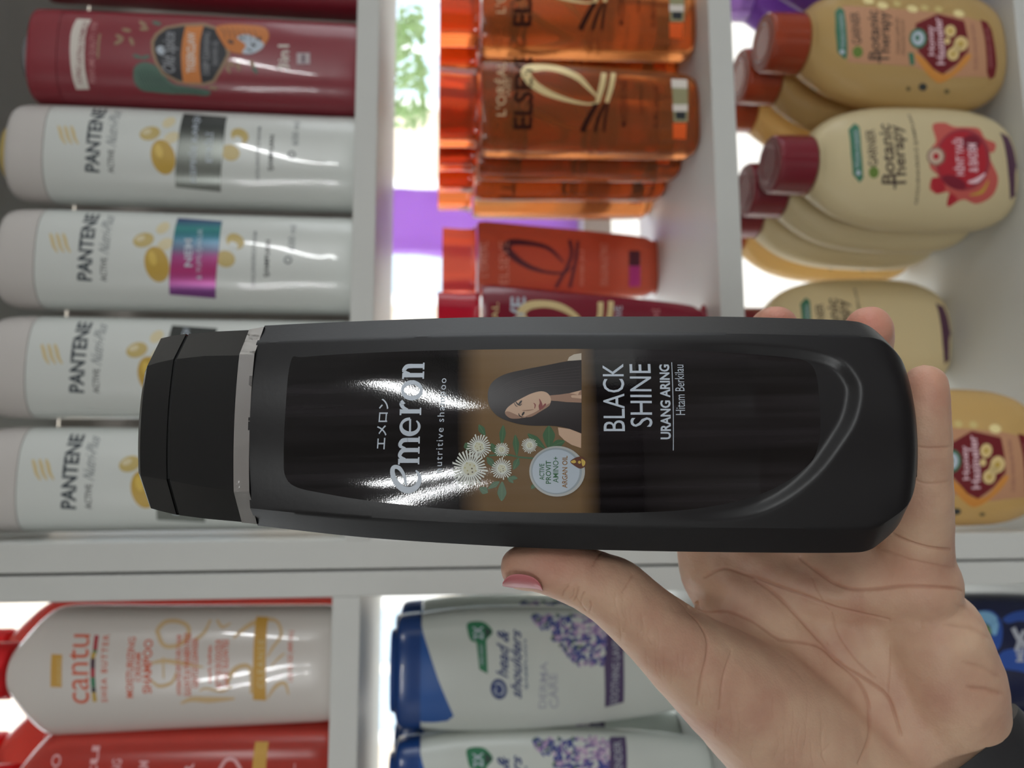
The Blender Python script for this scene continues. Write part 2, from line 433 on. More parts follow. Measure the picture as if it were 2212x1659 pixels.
# ------------------------------------------------------------------ generic shelf bottle frame
class Bottle:
    """profile: (height fraction 0..1 bottom->top, half width px at reference, depth ratio, exponent)"""
    def __init__(s, name, zb, yc, xtop, Yc, prof, label, cat='bottle', group=None, xref=None, N=56, rotz=0):
        ref = onY((xtop+(xref or xtop+500))/2, yc, Yc)
        s.sc = (ref-CAM).dot(Fv)/FPX
        s.base = Vector((ref.x, Yc, zb)); s.h = onY(xtop, yc, Yc-(.65 if xtop < 940 else -.8)*prof[-1][1]*prof[-1][2]*s.sc).z-zb
        s.M = Matrix.Translation(s.base) @ Matrix.Rotation(rotz, 4, 'Z')
        s.tab = smooth_tab([(t*s.h, hw*s.sc, hw*s.sc*dr, n) for t, hw, dr, n in prof])
        s.root = empty(name, s.M, label, cat, group); s.N = N
        s.surf = Surf(s.M, s.f, -s.tab[len(s.tab)//2][2])
    def f(s, u, w):
        hw, hd, n = interp(s.tab, w, 1), interp(s.tab, w, 2), interp(s.tab, w, 3)
        q = min(.995, abs(u)/max(1e-6, hw))
        return -hd*(1-q**n)**(1/n)
    def part(s, name, w0, w1, m, grow=0, deg=40):
        ws = [t for t in s.tab if w0*s.h-1e-6 <= t[0] <= w1*s.h+1e-6]
        def at(w): return (w, interp(s.tab, w, 1), interp(s.tab, w, 2), interp(s.tab, w, 3))
        if not ws or ws[0][0] > w0*s.h+1e-5: ws.insert(0, at(w0*s.h))
        if ws[-1][0] < w1*s.h-1e-5: ws.append(at(w1*s.h))
        rings = [ring_pts(max(.0004, hw+grow), max(.0004, hd+grow), n, s.N, w) for w, hw, hd, n in ws]
        return loft(name, rings, m, s.root, deg=deg)
    def prt(s, name='front_print', parent=None, **k): return Print(s.surf, name, parent or s.root, **k)

# ================================================================== WHITE BOTTLES WITH GOLD CAPSULES (prototype is the second one)
M_wbody = mat('white_plastic', (222, 226, 222), .28, coat=.3, transl=.06)
M_gcap = mat('pearl_cap', (205, 200, 196), .35)
M_gdisc = mat('gold_disc', (214, 190, 120), .3, metal=.3)
profP = [(0, 100, .62, 2.6), (.008, 106, .62, 2.6), (.10, 106, .62, 2.6), (.55, 106, .62, 2.6), (.80, 107, .62, 2.5), (.93, 106, .62, 2.4), (.975, 102, .62, 2.4), (.992, 95, .6, 2.4), (1, 84, .58, 2.4)]
pb = Bottle('shampoo_bottle', zB1t, 568, -2, .542, profP, 'white bottle with gold capsules and a magenta and teal square', group='white bottles with gold capsules', xref=750)
pb.part('body', 0, .883, M_wbody)
pb.part('cap', .885, 1.0, M_gcap, grow=.0001)
loft('cap_disc', [ring_pts(r*pb.sc, r*pb.sc*.62, 2.2, 32, pb.h+z) for r, z in ((62, -.001), (62, .003), (56, .0055), (40, .0072), (15, .0078))], M_gdisc, pb.root)
P = pb.prt()
P.crop(0, 0, 2.765)
for i in range(3): P.stroke([(300+i*38, 1395), (312+i*38, 1430), (322+i*38, 1470), (345+i*38, 1508)], [14, 22, 20, 8], M_palegold)
P.crop(120, 440, 3.814)
P.text('PANTENE', (300, 640), (372, 88), (178, 630), mat('ink_slate', (52, 62, 70), .4), bold=.03)
P.text('ACTIVE', (424, 640), (425, 445), (372, 640), M_ink, bold=.01)
P.text('Nutri-Plus', (440, 420), (492, 105), (352, 400), mat('ink_grey', (120, 128, 132), .4), shear=.4)
P.ell((885, 200), 62, 40, mat('pale_capsule', (222, 210, 172), .35), ang=-.6); P.ell((905, 335), 70, 45, MC['pale_capsule'], ang=-.5)
P.up(); P.ell((725, 300), 88, 58, mat('capsule_gold', (200, 178, 112), .3), ang=-.25); P.ell((835, 500), 100, 150, M_gold, ang=-.25)
P.up(); P.ell((700, 285), 40, 22, MC['pale_capsule'], ang=-.3); P.ell((800, 450), 30, 60, mat('gold_light', (222, 190, 90), .3), ang=-.25)
P.ell((1480, 310), 78, 62, MC['capsule_gold'], ang=.5); P.ell((1400, 455), 80, 68, MC['capsule_gold'], ang=.3)
P.up(); P.ell((1465, 345), 40, 30, M_wbody, ang=.5); P.ell((1375, 485), 35, 28, mat('gold_light'), ang=.3) if False else None
P.text('GÜÇLENDİRİCİ BAKIM', (1650, 680), (1668, 230), (1605, 680), mat('ink_grey2', (110, 116, 120), .4), bold=.01)
P.text('ŞAMPUAN', (1765, 605), (1780, 300), (1715, 605), M_ink, bold=.02)
P.ell((1915, 465), 34, 32, MC['ink_grey2']); P.text('600 ml', (1970, 385), (1985, 180), (1915, 385), MC['ink_grey'])
P.up(); P.ell((1915, 465), 20, 18, M_wbody)
P.build()
def square(b, dx, name, m, lines):
    Q = b.prt(name, eps0=.00025)
    Q.crop(120, 440, 3.814)
    N = 6
    Q.poly([(1010, 118), (1375, 145), (1345, 400), (1322, 782), (940, 750), (955, 420)], m)
    Q.up()
    for t, B0, B1, T0, bo, mm in lines: Q.text(t, B0, B1, T0, mm, bold=bo)
    return Q.build()
# foil panel, colours laid out over the panel
def foil(name, stops, scale, rough=.25, axis='Z'):
    m = bpy.data.materials.new(name); m.use_nodes = True; n = m.node_tree.nodes; L = m.node_tree.links; p = n['Principled BSDF']
    p.inputs['Roughness'].default_value = rough; p.inputs['Metallic'].default_value = .35
    tc = n.new('ShaderNodeTexCoord'); sp = n.new('ShaderNodeSeparateXYZ'); L.new(tc.outputs['Object'], sp.inputs[0])
    mr = n.new('ShaderNodeMapRange'); mr.inputs[1].default_value = scale[0]; mr.inputs[2].default_value = scale[1]
    cr = n.new('ShaderNodeValToRGB'); L.new(sp.outputs[axis], mr.inputs[0]); L.new(mr.outputs[0], cr.inputs[0])
    e = cr.color_ramp.elements
    while len(e) < len(stops): e.new(.5)
    for k, (t, c) in enumerate(stops): e[k].position = t; e[k].color = (*srgb(c), 1)
    L.new(cr.outputs[0], p.inputs['Base Color']); return m
M_holo = foil('iridescent_foil', [(0, (130, 70, 140)), (.25, (190, 60, 125)), (.45, (150, 60, 120)), (.55, (90, 95, 120)), (.72, (50, 110, 130)), (.85, (70, 150, 150)), (1, (60, 70, 120))], (-.024, .026), axis='X')
M_gfoil = foil('grey_foil', [(0, (130, 134, 128)), (.5, (118, 122, 116)), (.8, (70, 74, 72)), (1, (60, 62, 60))], (-.024, .026), axis='X')
o = square(pb, 0, 'colour_panel', M_holo, [('NEM', (1128, 520), (1130, 290), (1062, 520), .02, M_silver_ink), ('& YUMUŞAKLIK', (1215, 625), (1225, 205), (1160, 625), 0, M_silver_ink)])
o['label'] = 'iridescent magenta and teal square'
# copies
def pbase(yc, Yc): 
    r = onY(374, yc, Yc); return Vector((r.x, Yc, zB1t))
lab = {345: 'white bottle with gold capsules and a wholly visible grey square, next to the red bottles',
       797: 'white bottle with gold capsules, right behind the upper edge of the black bottle cap',
       1034: 'white bottle with gold capsules standing against the shelf divider'}
first = None
for yc in (345, 797, 1034):
    r = dup(pb.root, pbase(yc, .542), lab[yc], 'white bottles with gold capsules')
    for ch in list(r.children):
        if ch.name.startswith('colour_panel'): bpy.data.objects.remove(ch)
    if first is None:
        class _B: pass
        g = square(pb, 0, 'colour_panel', M_gfoil, [('KEPEĞE KARŞI', (1128, 710), (1160, 150), (1052, 700), .01, M_silver_ink), ('ETKİLİ', (1245, 540), (1255, 285), (1178, 540), .01, M_silver_ink)])
        g['label'] = 'grey foil square'; g.parent = r; first = g
    else:
        g = first.copy(); COL.objects.link(g); g.parent = r

# ================================================================== RED BOTTLES
M_red = mat('wine_red_plastic', (138, 44, 56), .32, coat=.3)
profO = [(0, 97, .6, 2.8), (.008, 103, .6, 2.8), (.1, 104, .6, 2.8), (.5, 104, .6, 2.7), (.9, 102, .6, 2.6), (.985, 101, .6, 2.6), (.996, 98, .59, 2.6), (1, 92, .57, 2.6)]
ob = Bottle('shower_gel_bottle', zB1t, 142, 64, .538, profO, 'whole dark red bottle with black shield, orange band and tiger head', group='dark red bottles', xref=760)
ob.part('body', 0, .905, M_red); ob.part('cap', .907, 1, mat('wine_red_cap', (142, 48, 58), .35), grow=-.0001)
loft('cap_disc', [ring_pts(r*ob.sc, r*ob.sc*.6, 2.2, 32, ob.h+z) for r, z in ((58, -.001), (58, .004), (50, .0065), (34, .0078), (10, .0085))], mat('silver_disc', (170, 172, 176), .25, metal=.6), ob.root)
P = ob.prt(); P.crop(100, 30, 3.687)
M_cream = mat('ink_cream', (222, 214, 205), .4); M_gg = mat('ink_sea_green', (86, 116, 102), .5); M_tan = mat('ink_tan', (160, 132, 104), .5)
P.poly([(245, 38), (360, 45), (325, 110), (308, 200), (302, 300), (306, 420), (322, 520), (345, 602), (242, 605), (212, 520), (194, 400), (188, 280), (194, 170), (212, 100)], M_cream)
P.up(); P.text('LONG LASTING FORMULA', (285, 555), (330, 65), (242, 545), mat('ink_wine', (130, 40, 50), .5), bold=.01)
P.text('PERFUME QUALITY 1938', (405, 552), (418, 70), (350, 552), mat('ink_rose', (196, 130, 132), .5), bold=.01)
P.stroke([(428, 160), (415, 260), (412, 355)], 16, M_tan)
P.blob([(700, 430), (770, 385), (860, 405), (930, 480), (1010, 555), (1130, 580), (1295, 610), (1285, 655), (1150, 645), (980, 640), (850, 625), (760, 610), (700, 540)], M_gg)
P.up()
for k in range(9):
    x = 725+k*22; P.stroke([(x, 430+abs(k-3)*8), (x+25, 520), (x+60+k*8, 605)], [3, 7, 3], mat('ink_deep_green', (48, 70, 62), .5))
for k in range(5): P.stroke([(980+k*50, 590+k*4), (1030+k*50, 610+k*4), (1050+k*50, 640+k*3)], [3, 6, 3], MC['ink_deep_green'])
for (x, y, a) in ((585, 185, .5), (575, 225, -.4), (640, 130, .2), (680, 220, 1.2), (770, 80, .6), (780, 120, 0), (880, 75, .3), (725, 340, .3), (790, 345, -.3), (1450, 440, 1.2), (1470, 400, .4), (1530, 420, 1.4), (1640, 400, 1.2), (1660, 445, 1), (1330, 590, .2)):
    P.ell((x, y), 38, 15, M_gg if (x+y) % 2 else M_tan, ang=a, n=12)
sh = [(858, 225), (862, 300), (885, 380), (940, 470), (1050, 530), (1160, 550), (1250, 552), (1325, 530), (1385, 430), (1440, 320), (1415, 230), (1350, 125), (1245, 92), (1090, 98), (960, 120), (890, 170)]
c0 = (1140, 320)
P.poly([(c0[0]+(x-c0[0])*1.09, c0[1]+(y-c0[1])*1.09) for x, y in sh], M_tan); P.up(); P.poly(sh, mat('ink_charcoal', (40, 42, 48), .45)); P.up()
P.poly([(1110, 100), (1255, 95), (1225, 220), (1218, 330), (1222, 440), (1238, 552), (1092, 550), (1078, 440), (1074, 320), (1085, 210)], mat('ink_amber', (214, 130, 62), .45)); P.up()
P.ell((912, 285), 34, 30, M_silver_ink); P.stroke([(890, 300), (905, 320), (930, 318), (945, 295)], 8, M_silver_ink)
P.text('Old Spice', (1058, 470), (1058, 145), (925, 470), mat('ink_pewter', (140, 142, 148), .35), shear=.3, bold=.02)
P.text('TIGERCLAW', (1188, 470), (1192, 150), (1120, 470), M_cream, bold=.02)
P.text('DEEP CLEANSING', (1298, 485), (1305, 150), (1250, 485), MC['ink_pewter'], bold=.01)
P.text('SHOWER GEL', (1368, 410), (1368, 210), (1325, 410), MC['ink_pewter'])
P.up()
P.blob([(1350, 110), (1450, 85), (1600, 88), (1740, 110), (1775, 180), (1740, 250), (1690, 300), (1600, 320), (1520, 315), (1450, 290), (1390, 210)], mat('ink_tiger', (206, 124, 60), .5)); P.up()
P.blob([(1520, 190), (1600, 165), (1700, 210), (1735, 250), (1700, 290), (1630, 320), (1560, 310), (1590, 250)], M_silver_ink); P.up()
for k in range(7): P.stroke([(1385+k*45, 110+k*3), (1420+k*42, 150+k*6), (1425+k*40, 200+k*6)], [3, 8, 2], MC['ink_charcoal'])
for q in (((1470, 225), 26, 14), ((1560, 195), 14, 8), ((1650, 250), 20, 12), ((1700, 200), 12, 18), ((1620, 290), 25, 6)): P.ell(q[0], q[1], q[2], MC['ink_charcoal'], ang=.4)
P.text('3in1', (1935, 450), (1935, 248), (1845, 450), M_cream, bold=.02)
P.poly([(1995, 312), (2100, 312), (2100, 402), (1995, 402)], mat('ink_pale', (190, 176, 180), .5)); P.up(); P.poly([(2035, 325), (2060, 325), (2060, 390), (2035, 390)], mat('ink_mid', (110, 90, 100), .5))
P.build()
r = onY(412, -80, .538); dup(ob.root, (r.x, .538, zB1t), 'dark red bottle cut off by the picture edge beside the one with tiger head', 'dark red bottles')

# ================================================================== AMBER BOTTLES
M_amber = mat('amber_plastic', (204, 126, 70), .14, trans=.78, ior=1.33)
M_ambcap = mat('amber_cap', (226, 116, 60), .1, trans=.85, ior=1.4)
def flat_prof(taper):
    return [(0, 70, .40, 3.0), (.012, 92-taper, .44, 3.2), (.05, 101-taper, .45, 3.3), (.25, 103-taper*.7, .45, 3.3), (.6, 103-taper*.25, .45, 3.3), (.80, 103, .45, 3.3), (.835, 101, .45, 3.3), (.845, 97, .45, 3.4), (.862, 84, .47, 3.6), (1, 84, .47, 3.8)]
zE = zB2t
e2 = Bottle('hair_oil_bottle', zE, 243, 948, .535, flat_prof(10), 'clear amber bottle with a gold loop, whole one in the front row', group='amber bottles with gold loop', xref=1530)
e2.part('body', 0, .84, M_amber); e2.part('cap', .848, 1, M_ambcap, deg=30)
P = e2.prt(); P.crop(920, 0, 3.456)
M_brn = mat('ink_brown', (52, 24, 18), .8, spec=.1); M_champ = mat('ink_champagne', (226, 204, 150), .3, metal=.2)
P.text("L'ORÉAL", (597, 865), (597, 468), (508, 865), mat('ink_champagne_soft', (206, 176, 136), .4), bold=.01, spacing=1.1)
P.text('PARIS', (632, 715), (632, 590), (604, 715), MC['ink_champagne_soft'])
P.text('ELSEVE', (795, 965), (795, 430), (650, 965), M_brn, bold=.025)
P.stroke([(1290, 735), (1200, 640), (1130, 575), (1000, 520), (880, 500), (770, 515), (745, 550), (800, 625), (900, 690), (1050, 745), (1200, 775), (1290, 765)], [8, 34, 46, 44, 50, 62, 70, 62, 50, 30, 16, 10], M_champ)
P.stroke([(1330, 545), (1315, 640), (1280, 765)], [40, 44, 30], M_champ); P.stroke([(1400, 545), (1385, 640), (1350, 765)], [36, 38, 28], M_champ)
P.stroke([(1275, 775), (1215, 880), (1165, 985)], [36, 40, 40], M_brn); P.stroke([(1335, 775), (1290, 880), (1260, 985)], [26, 28, 24], M_brn); P.stroke([(1360, 775), (1340, 880), (1330, 985)], [20, 22, 18], M_brn)
P.text('MUCİZEVİ YAĞ', (1500, 945), (1500, 600), (1440, 945), M_brn, bold=.01)
P.text('ŞAMPUAN', (1625, 850), (1625, 640), (1595, 850), M_brn); P.text('KURU SAÇLAR', (1745, 950), (1745, 640), (1700, 950), M_brn)
P.poly([(1830, 590), (1950, 595), (1955, 910), (1850, 910)], mat('ink_sage', (150, 146, 110), .5)); P.up()
P.poly([(1830, 590), (1950, 595), (1951, 660), (1835, 655)], M_cream); P.poly([(1842, 780), (1953, 780), (1954, 832), (1845, 832)], M_cream); P.poly([(1862, 834), (1940, 834), (1938, 892), (1866, 890)], M_ink)
P.poly([(1842, 920), (1945, 920), (1940, 1040), (1845, 1035)], mat('ink_bright_orange', (235, 95, 30), .4)); P.build()
def place(proto, yc, Yc, zb, xm, label, group, only=None):
    r = onY(xm, yc, Yc); o = dup(proto, (r.x, Yc, zb), label, group)
    if only:
        for ch in list(o.children):
            if not any(ch.name.startswith(k) for k in only): bpy.data.objects.remove(ch)
    return o
xE2 = e2.base.x; xE1 = onY(1240, 30, .535).x
dE = .0425
for k in range(1, 4):
    o = dup(e2.root, (xE2-.0005*k, .535+dE*k, zE), 'amber bottle in the whole one\'s row, %s behind it' % ('first', 'second', 'third')[k-1], 'amber bottles with gold loop')
for k in range(0, 4):
    o = dup(e2.root, (xE1-.0004*k, .535+dE*k, zE), 'amber bottle of the row cut by the picture edge, %s' % ('front one', 'second', 'third', 'fourth')[k], 'amber bottles with gold loop')
# the salmon and the dark red bottle
e7 = Bottle('serum_bottle', zE, 572, 955, .652, [(t, hw*.86, d, n) for t, hw, d, n in flat_prof(26)], 'salmon orange translucent bottle standing deep in the shelf between amber and dark red ones', xref=1430)
M_salm = mat('salmon_plastic', (200, 100, 74), .2, trans=.35, transl=.25); M_sd = mat('ink_plum', (92, 34, 50), .5)
e7.part('body', 0, .84, M_salm); e7.part('cap', .848, 1, mat('coral_cap', (236, 100, 74), .12, trans=.6, ior=1.4), deg=30)
P = e7.prt(); P.crop(920, 330, 3.352)
P.text("L'ORÉAL", (450, 900), (450, 640), (385, 900), mat('ink_salmon', (222, 150, 130), .5)); P.text('ELSEVE', (600, 950), (600, 640), (530, 950), MC['ink_salmon'])
P.stroke([(1000, 800), (900, 700), (780, 660), (620, 650), (590, 700), (700, 800), (850, 860), (1000, 870), (1060, 820)], [10, 30, 34, 50, 60, 40, 24, 16, 10], M_sd)
P.stroke([(1040, 630), (1050, 760), (940, 980)], 26, M_sd); P.stroke([(1100, 640), (1085, 780), (1040, 980)], 24, M_sd)
P.text('PEMBE JELİ', (1150, 960), (1150, 700), (1110, 960), MC['ink_salmon']); P.text('DOLGUNLAŞTIRICI', (1330, 960), (1330, 660), (1260, 960), MC['ink_salmon'])
P.poly([(1470, 710), (1550, 710), (1550, 970), (1470, 970)], mat('ink_magenta', (190, 50, 130), .4)); P.up(); P.poly([(1470, 710), (1550, 710), (1550, 820), (1470, 820)], M_sd); P.build()
e8 = Bottle('conditioner_bottle', zE, 722, 944, .535, flat_prof(34), 'opaque dark red bottle with gold loop showing above the black bottle', xref=1530)
M_dr = mat('dark_red_gloss', (128, 22, 44), .2, coat=.4)
e8.part('body', 0, .84, M_dr); e8.part('cap', .848, 1, mat('red_glass_cap', (190, 26, 50), .12, trans=.4), deg=30)
P = e8.prt(); P.crop(920, 330, 3.352)
P.text("L'ORÉAL", (530, 1500), (525, 1085), (470, 1500), M_champ); P.text('ELSEVE', (700, 1560), (722, 1045), (590, 1560), M_silver_ink, bold=.02)
P.stroke([(1200, 1330), (1090, 1190), (980, 1120), (860, 1095), (740, 1110), (690, 1170), (760, 1260), (900, 1330), (1050, 1370), (1200, 1370)], [10, 40, 50, 50, 60, 64, 50, 40, 30, 12], M_champ)
P.stroke([(1265, 1080), (1260, 1180), (1220, 1300)], 40, M_champ); P.stroke([(1340, 1075), (1330, 1180), (1290, 1300)], 40, M_champ)
P.text('COLOR VIVE', (1420, 1500), (1420, 1110), (1365, 1500), M_silver_ink); P.text('BAKIM KREMİ', (1700, 1500), (1690, 1130), (1640, 1500), MC['ink_rose']); P.build()
dup(e8.root, (onY(1240, 930, .535).x, .535, zE), 'opaque dark red bottle hidden behind the black bottle', None)

# ================================================================== OVAL BOTTLES
profG = [(0, 62, .50, 2.4), (.008, 84, .48, 2.4), (.03, 102, .47, 2.4), (.09, 122, .46, 2.4), (.20, 135, .46, 2.4), (.40, 137, .46, 2.3), (.58, 131, .46, 2.3), (.70, 116, .47, 2.2), (.77, 98, .52, 2.1), (.815, 79, .68, 2.05), (.835, 67, .88, 2.0), (.848, 62, .97, 2.0), (.852, 62, 1.0, 2.0), (.99, 60, 1.0, 2.0), (1, 56, 1.0, 2.0)]
zG = zB3t; YG = .524
M_creamp = mat('cream_plastic', (226, 210, 168), .32, coat=.2, transl=.22)
M_honey = mat('honey_plastic', (230, 196, 132), .18, coat=.3, trans=.25, transl=.25, ior=1.35)
M_rcap = mat('maroon_cap', (122, 34, 46), .3, coat=.3); M_hcap = mat('rust_cap', (176, 74, 44), .2, coat=.3, trans=.25)
def gbottle(yc, xtop, name, label, mb, mcap, group):
    g = Bottle(name, zG, yc, xtop, YG, profG, label, group=group, xref=2220)
    g.part('body', 0, .845, mb); c = g.part('cap', .853, 1, mcap, deg=50)
    loft('cap_dimple', [ring_pts(r*g.sc, r*g.sc, 2, 32, g.h+z) for r, z in ((40, .0001), (37, .0006), (33, -.0002), (5, -.0004))], mcap, c)
    return g
g2 = gbottle(366, 1642, 'shampoo_bottle', 'cream oval bottle with maroon cap and red pomegranate, front one below the honey bottle', M_creamp, M_rcap, 'cream oval bottles')
P = g2.prt(dw=.006); P.crop(1800, 230, 5.369)
M_tag = mat('ink_teal_green', (62, 118, 92), .5); M_dk = mat('ink_umber', (76, 62, 54), .5); M_leaf = mat('ink_leaf', (104, 130, 56), .5)
P.poly([(175, 270), (245, 195), (300, 230), (322, 480), (345, 790), (350, 830), (305, 885), (225, 790), (205, 560)], M_tag); P.up()
P.text('VEGAN FORMÜL', (300, 720), (285, 270), (240, 720), M_silver_ink); P.ell((290, 770), 24, 30, M_silver_ink)
P.text('GARNIER', (518, 690), (475, 262), (408, 700), M_dk, bold=.015); P.ell((470, 765), 58, 68, M_leaf)
P.text('Botanic', (715, 905), (655, 205), (560, 900), M_dk, bold=.02); P.text('Therapy', (890, 950), (815, 210), (700, 960), M_dk, bold=.02)
P.text('GÜÇLENDİRİCİ ŞAMPUAN', (985, 1135), (900, 95), (930, 1140), M_dk, bold=.02)
P.build(); P = g2.prt('fruit_print', dw=.006, eps0=.00012); P.crop(1800, 230, 5.369)
M_pom = mat('ink_pomegranate', (176, 40, 52), .45); M_pom2 = mat('ink_coral', (196, 92, 84), .45)
P.blob([(1150, 215), (1290, 190), (1400, 235), (1560, 240), (1690, 260), (1760, 370), (1880, 430), (1860, 530), (1790, 540), (1860, 700), (1910, 830), (1880, 980), (1790, 1080), (1650, 1130), (1520, 1080), (1430, 1110), (1330, 1160), (1340, 1000), (1220, 1010), (1120, 960), (1140, 850), (1220, 810), (1120, 700), (1130, 500), (1190, 400)], M_pom2); P.up()
P.blob([(1350, 1010), (1440, 1080), (1320, 1160)], M_pom); P.blob([(1130, 850), (1240, 830), (1300, 960), (1180, 1010)], M_pom)
P.ell((1500, 620), 320, 360, mat('ink_rosewood', (150, 56, 66), .45)); P.up()
P.ell((1490, 620), 290, 330, M_pom); P.ell((1190, 580), 108, 108, mat('ink_taupe', (150, 120, 104), .5)); P.up()
P.ell((1190, 580), 84, 84, mat('ink_sand', (206, 180, 160), .5)); P.ell((1600, 420), 110, 90, mat('ink_wine2', (124, 30, 48), .5)); P.ell((1400, 880), 150, 70, MC['ink_wine2'], ang=.4); P.up()
P.ell((1190, 580), 36, 40, M_pom)
P.text('HİNT YAĞI', (1520, 800), (1500, 370), (1390, 800), mat('ink_blush', (232, 196, 204), .45), bold=.02); P.text('& BADEM', (1680, 760), (1660, 430), (1570, 760), MC['ink_blush'], bold=.02)
P.stroke([(1560, 880), (1660, 860), (1760, 780)], [20, 60, 20], MC['ink_blush']); P.stroke([(1580, 1030), (1720, 990), (1800, 860)], [10, 40, 10], M_gold)
P.build(); P = g2.prt('stripe_print', dw=.006); P.crop(1800, 230, 5.369)
P.poly([(1930, 300), (2030, 350), (2085, 480), (2120, 650), (2155, 850), (2155, 980), (2050, 1085), (2045, 980), (2030, 800), (2010, 600), (1975, 420)], mat('ink_aubergine', (84, 52, 74), .5)); P.build()
g1 = gbottle(108, 1628, 'shampoo_bottle', 'honey gold bottle with rust cap, front one with pink label in view', M_honey, M_hcap, 'honey gold oval bottles')
P = g1.prt(dw=.006); P.crop(1780, 0, 5.12)
P.poly([(200, 62), (480, 75), (820, 100), (1250, 140), (1600, 195), (1730, 235), (1800, 400), (1850, 650), (1840, 860), (1600, 850), (1300, 870), (1000, 740), (700, 715), (450, 705), (260, 690), (255, 400)], mat('ink_salmon_label', (196, 146, 112), .5)); P.up()
P.poly([(118, 130), (170, 78), (222, 115), (250, 350), (258, 600), (240, 660), (190, 625), (145, 570), (125, 350)], M_tag); P.up()
P.text('VEGAN FORMÜL', (225, 540), (205, 150), (175, 540), M_silver_ink); P.ell((200, 575), 28, 26, M_silver_ink)
P.text('GARNIER', (415, 490), (385, 135), (310, 490), M_dk, bold=.015); P.ell((372, 575), 58, 64, M_leaf)
P.text('Botanic', (615, 665), (590, 120), (490, 660), M_dk, bold=.02); P.text('Therapy', (755, 705), (740, 130), (600, 705), M_dk, bold=.02)
P.text('ONARICI ŞAMPUAN', (850, 600), (835, 200), (795, 600), M_dk); P.text('YIPRANMIŞ SAÇLAR', (905, 620), (890, 220), (860, 620), M_dk)
P.poly([(930, 580), (990, 590), (1000, 720), (950, 720)], M_tag)
P.blob([(1000, 590), (1150, 690), (1250, 800), (1400, 800), (1560, 620), (1630, 610), (1560, 720), (1420, 850), (1280, 920), (1180, 860), (1080, 740)], mat('ink_honey', (216, 146, 70), .35)); P.up()
P.poly([(1250, 155), (1550, 235), (1585, 400), (1595, 570), (1470, 710), (1310, 825), (1200, 760), (1040, 570), (1010, 420), (1010, 265)], mat('ink_maroon', (116, 34, 40), .45)); P.up()
P.ell((1040, 425), 98, 112, M_tag); P.up(); P.ell((1040, 425), 68, 80, M_silver_ink); P.up(); P.ell((1030, 420), 26, 34, M_tag)
P.text('Honey', (1245, 615), (1220, 285), (1155, 615), MC['ink_blush'], bold=.02); P.text('Hazineler', (1335, 715), (1295, 195), (1245, 715), MC['ink_blush'], bold=.02)
for x, y, r_ in ((1395, 345, 62), (1512, 485, 76), (1425, 600, 66), (1362, 455, 34), (1470, 530, 50)): P.ell((x, y), r_, r_*1.08, mat('ink_butter', (226, 200, 140), .4))
P.up()
for x, y, r_ in ((1395, 345, 22), (1512, 485, 26), (1425, 600, 22)): P.ell((x, y), r_, r_, M_gold)
for x, y in ((490, 8), (645, 62), (975, 100), (1490, 152)): P.ell((x, y), 62, 38, mat('foil_drop', (246, 228, 166), .2), ang=.25)
for x, y in ((805, 45), (1110, 90), (1265, 105)): P.ell((x, y), 44, 30, mat('foil_drop_soft', (216, 196, 130), .3), ang=.25)
P.text('KURU SAÇLAR İÇİN', (1700, 760), (1660, 260), (1650, 770), mat('ink_mauve', (160, 110, 100), .5), bold=.01)
P.poly([(1725, 218), (1800, 245), (1850, 330), (1885, 500), (1908, 720), (1885, 850), (1830, 885), (1800, 800), (1795, 640), (1775, 420)], MC['ink_maroon']); P.up()
P.text('ŞAMPUAN 400 ML', (1860, 750), (1815, 300), (1825, 755), MC['ink_rose'])
P.ell((1090, 965), 46, 42, mat('ink_slate_dark', (58, 62, 60), .5)); P.ell((930, 985), 26, 26, mat('ink_olive', (112, 100, 64), .5)); P.ell((1355, 1015), 30, 26, MC['ink_olive'])
P.build()
dG = .056
xs2, xs1 = g2.base.x, g1.base.x
M_orange_l = None
for k in range(1, 4):
    o = dup(g2.root, (xs2-.0015*k, YG+dG*.82*k, zG), 'cream oval bottle with maroon cap, %s behind the pomegranate one' % ('first', 'second', 'third')[k-1], 'cream oval bottles') if k < 3 else None
for k in range(1, 3):
    dup(g1.root, (xs1-.0015*k, YG+dG*.82*k, zG), 'honey gold bottle with rust cap, %s behind the front one' % ('first', 'second')[k-1], 'honey gold oval bottles')
o = dup(g1.root, (xs2-.005, YG+dG*.82*2.75, zG), 'translucent honey gold bottle glowing orange behind the two cream bottles of its row', 'honey gold oval bottles')  # honey copy in place of a cream bottle: orange backlight put into its colour
dup(g1.root, (onY(1930, 987, YG).x, YG, zG), 'honey gold bottle standing against the divider beyond the little finger', 'honey gold oval bottles')
# pale one deeper in the shelf
g3 = dup(g2.root, (onY(1830, 722, .61).x, .612, zG), 'pale ivory oval bottle with a dark plum stripe standing behind the two fingertips', 'cream oval bottles')
for ch in list(g3.children):
    if ch.name.startswith('fruit_print'): bpy.data.objects.remove(ch)
M_purp = mat('violet_plastic', (150, 96, 190), .2, trans=.4, transl=.2)
g5 = gbottle(-160, 1622, 'shampoo_bottle', 'violet translucent oval bottle in the picture corner, front of its row', M_purp, mat('violet_cap', (176, 130, 214), .2, trans=.5), 'violet oval bottles')
for k in (1, 2): dup(g5.root, (g5.base.x-.001*k, YG+dG*.82*k, zG), 'violet translucent oval bottle in the picture corner, %s of its row' % ('second', 'last')[k-1], 'violet oval bottles')

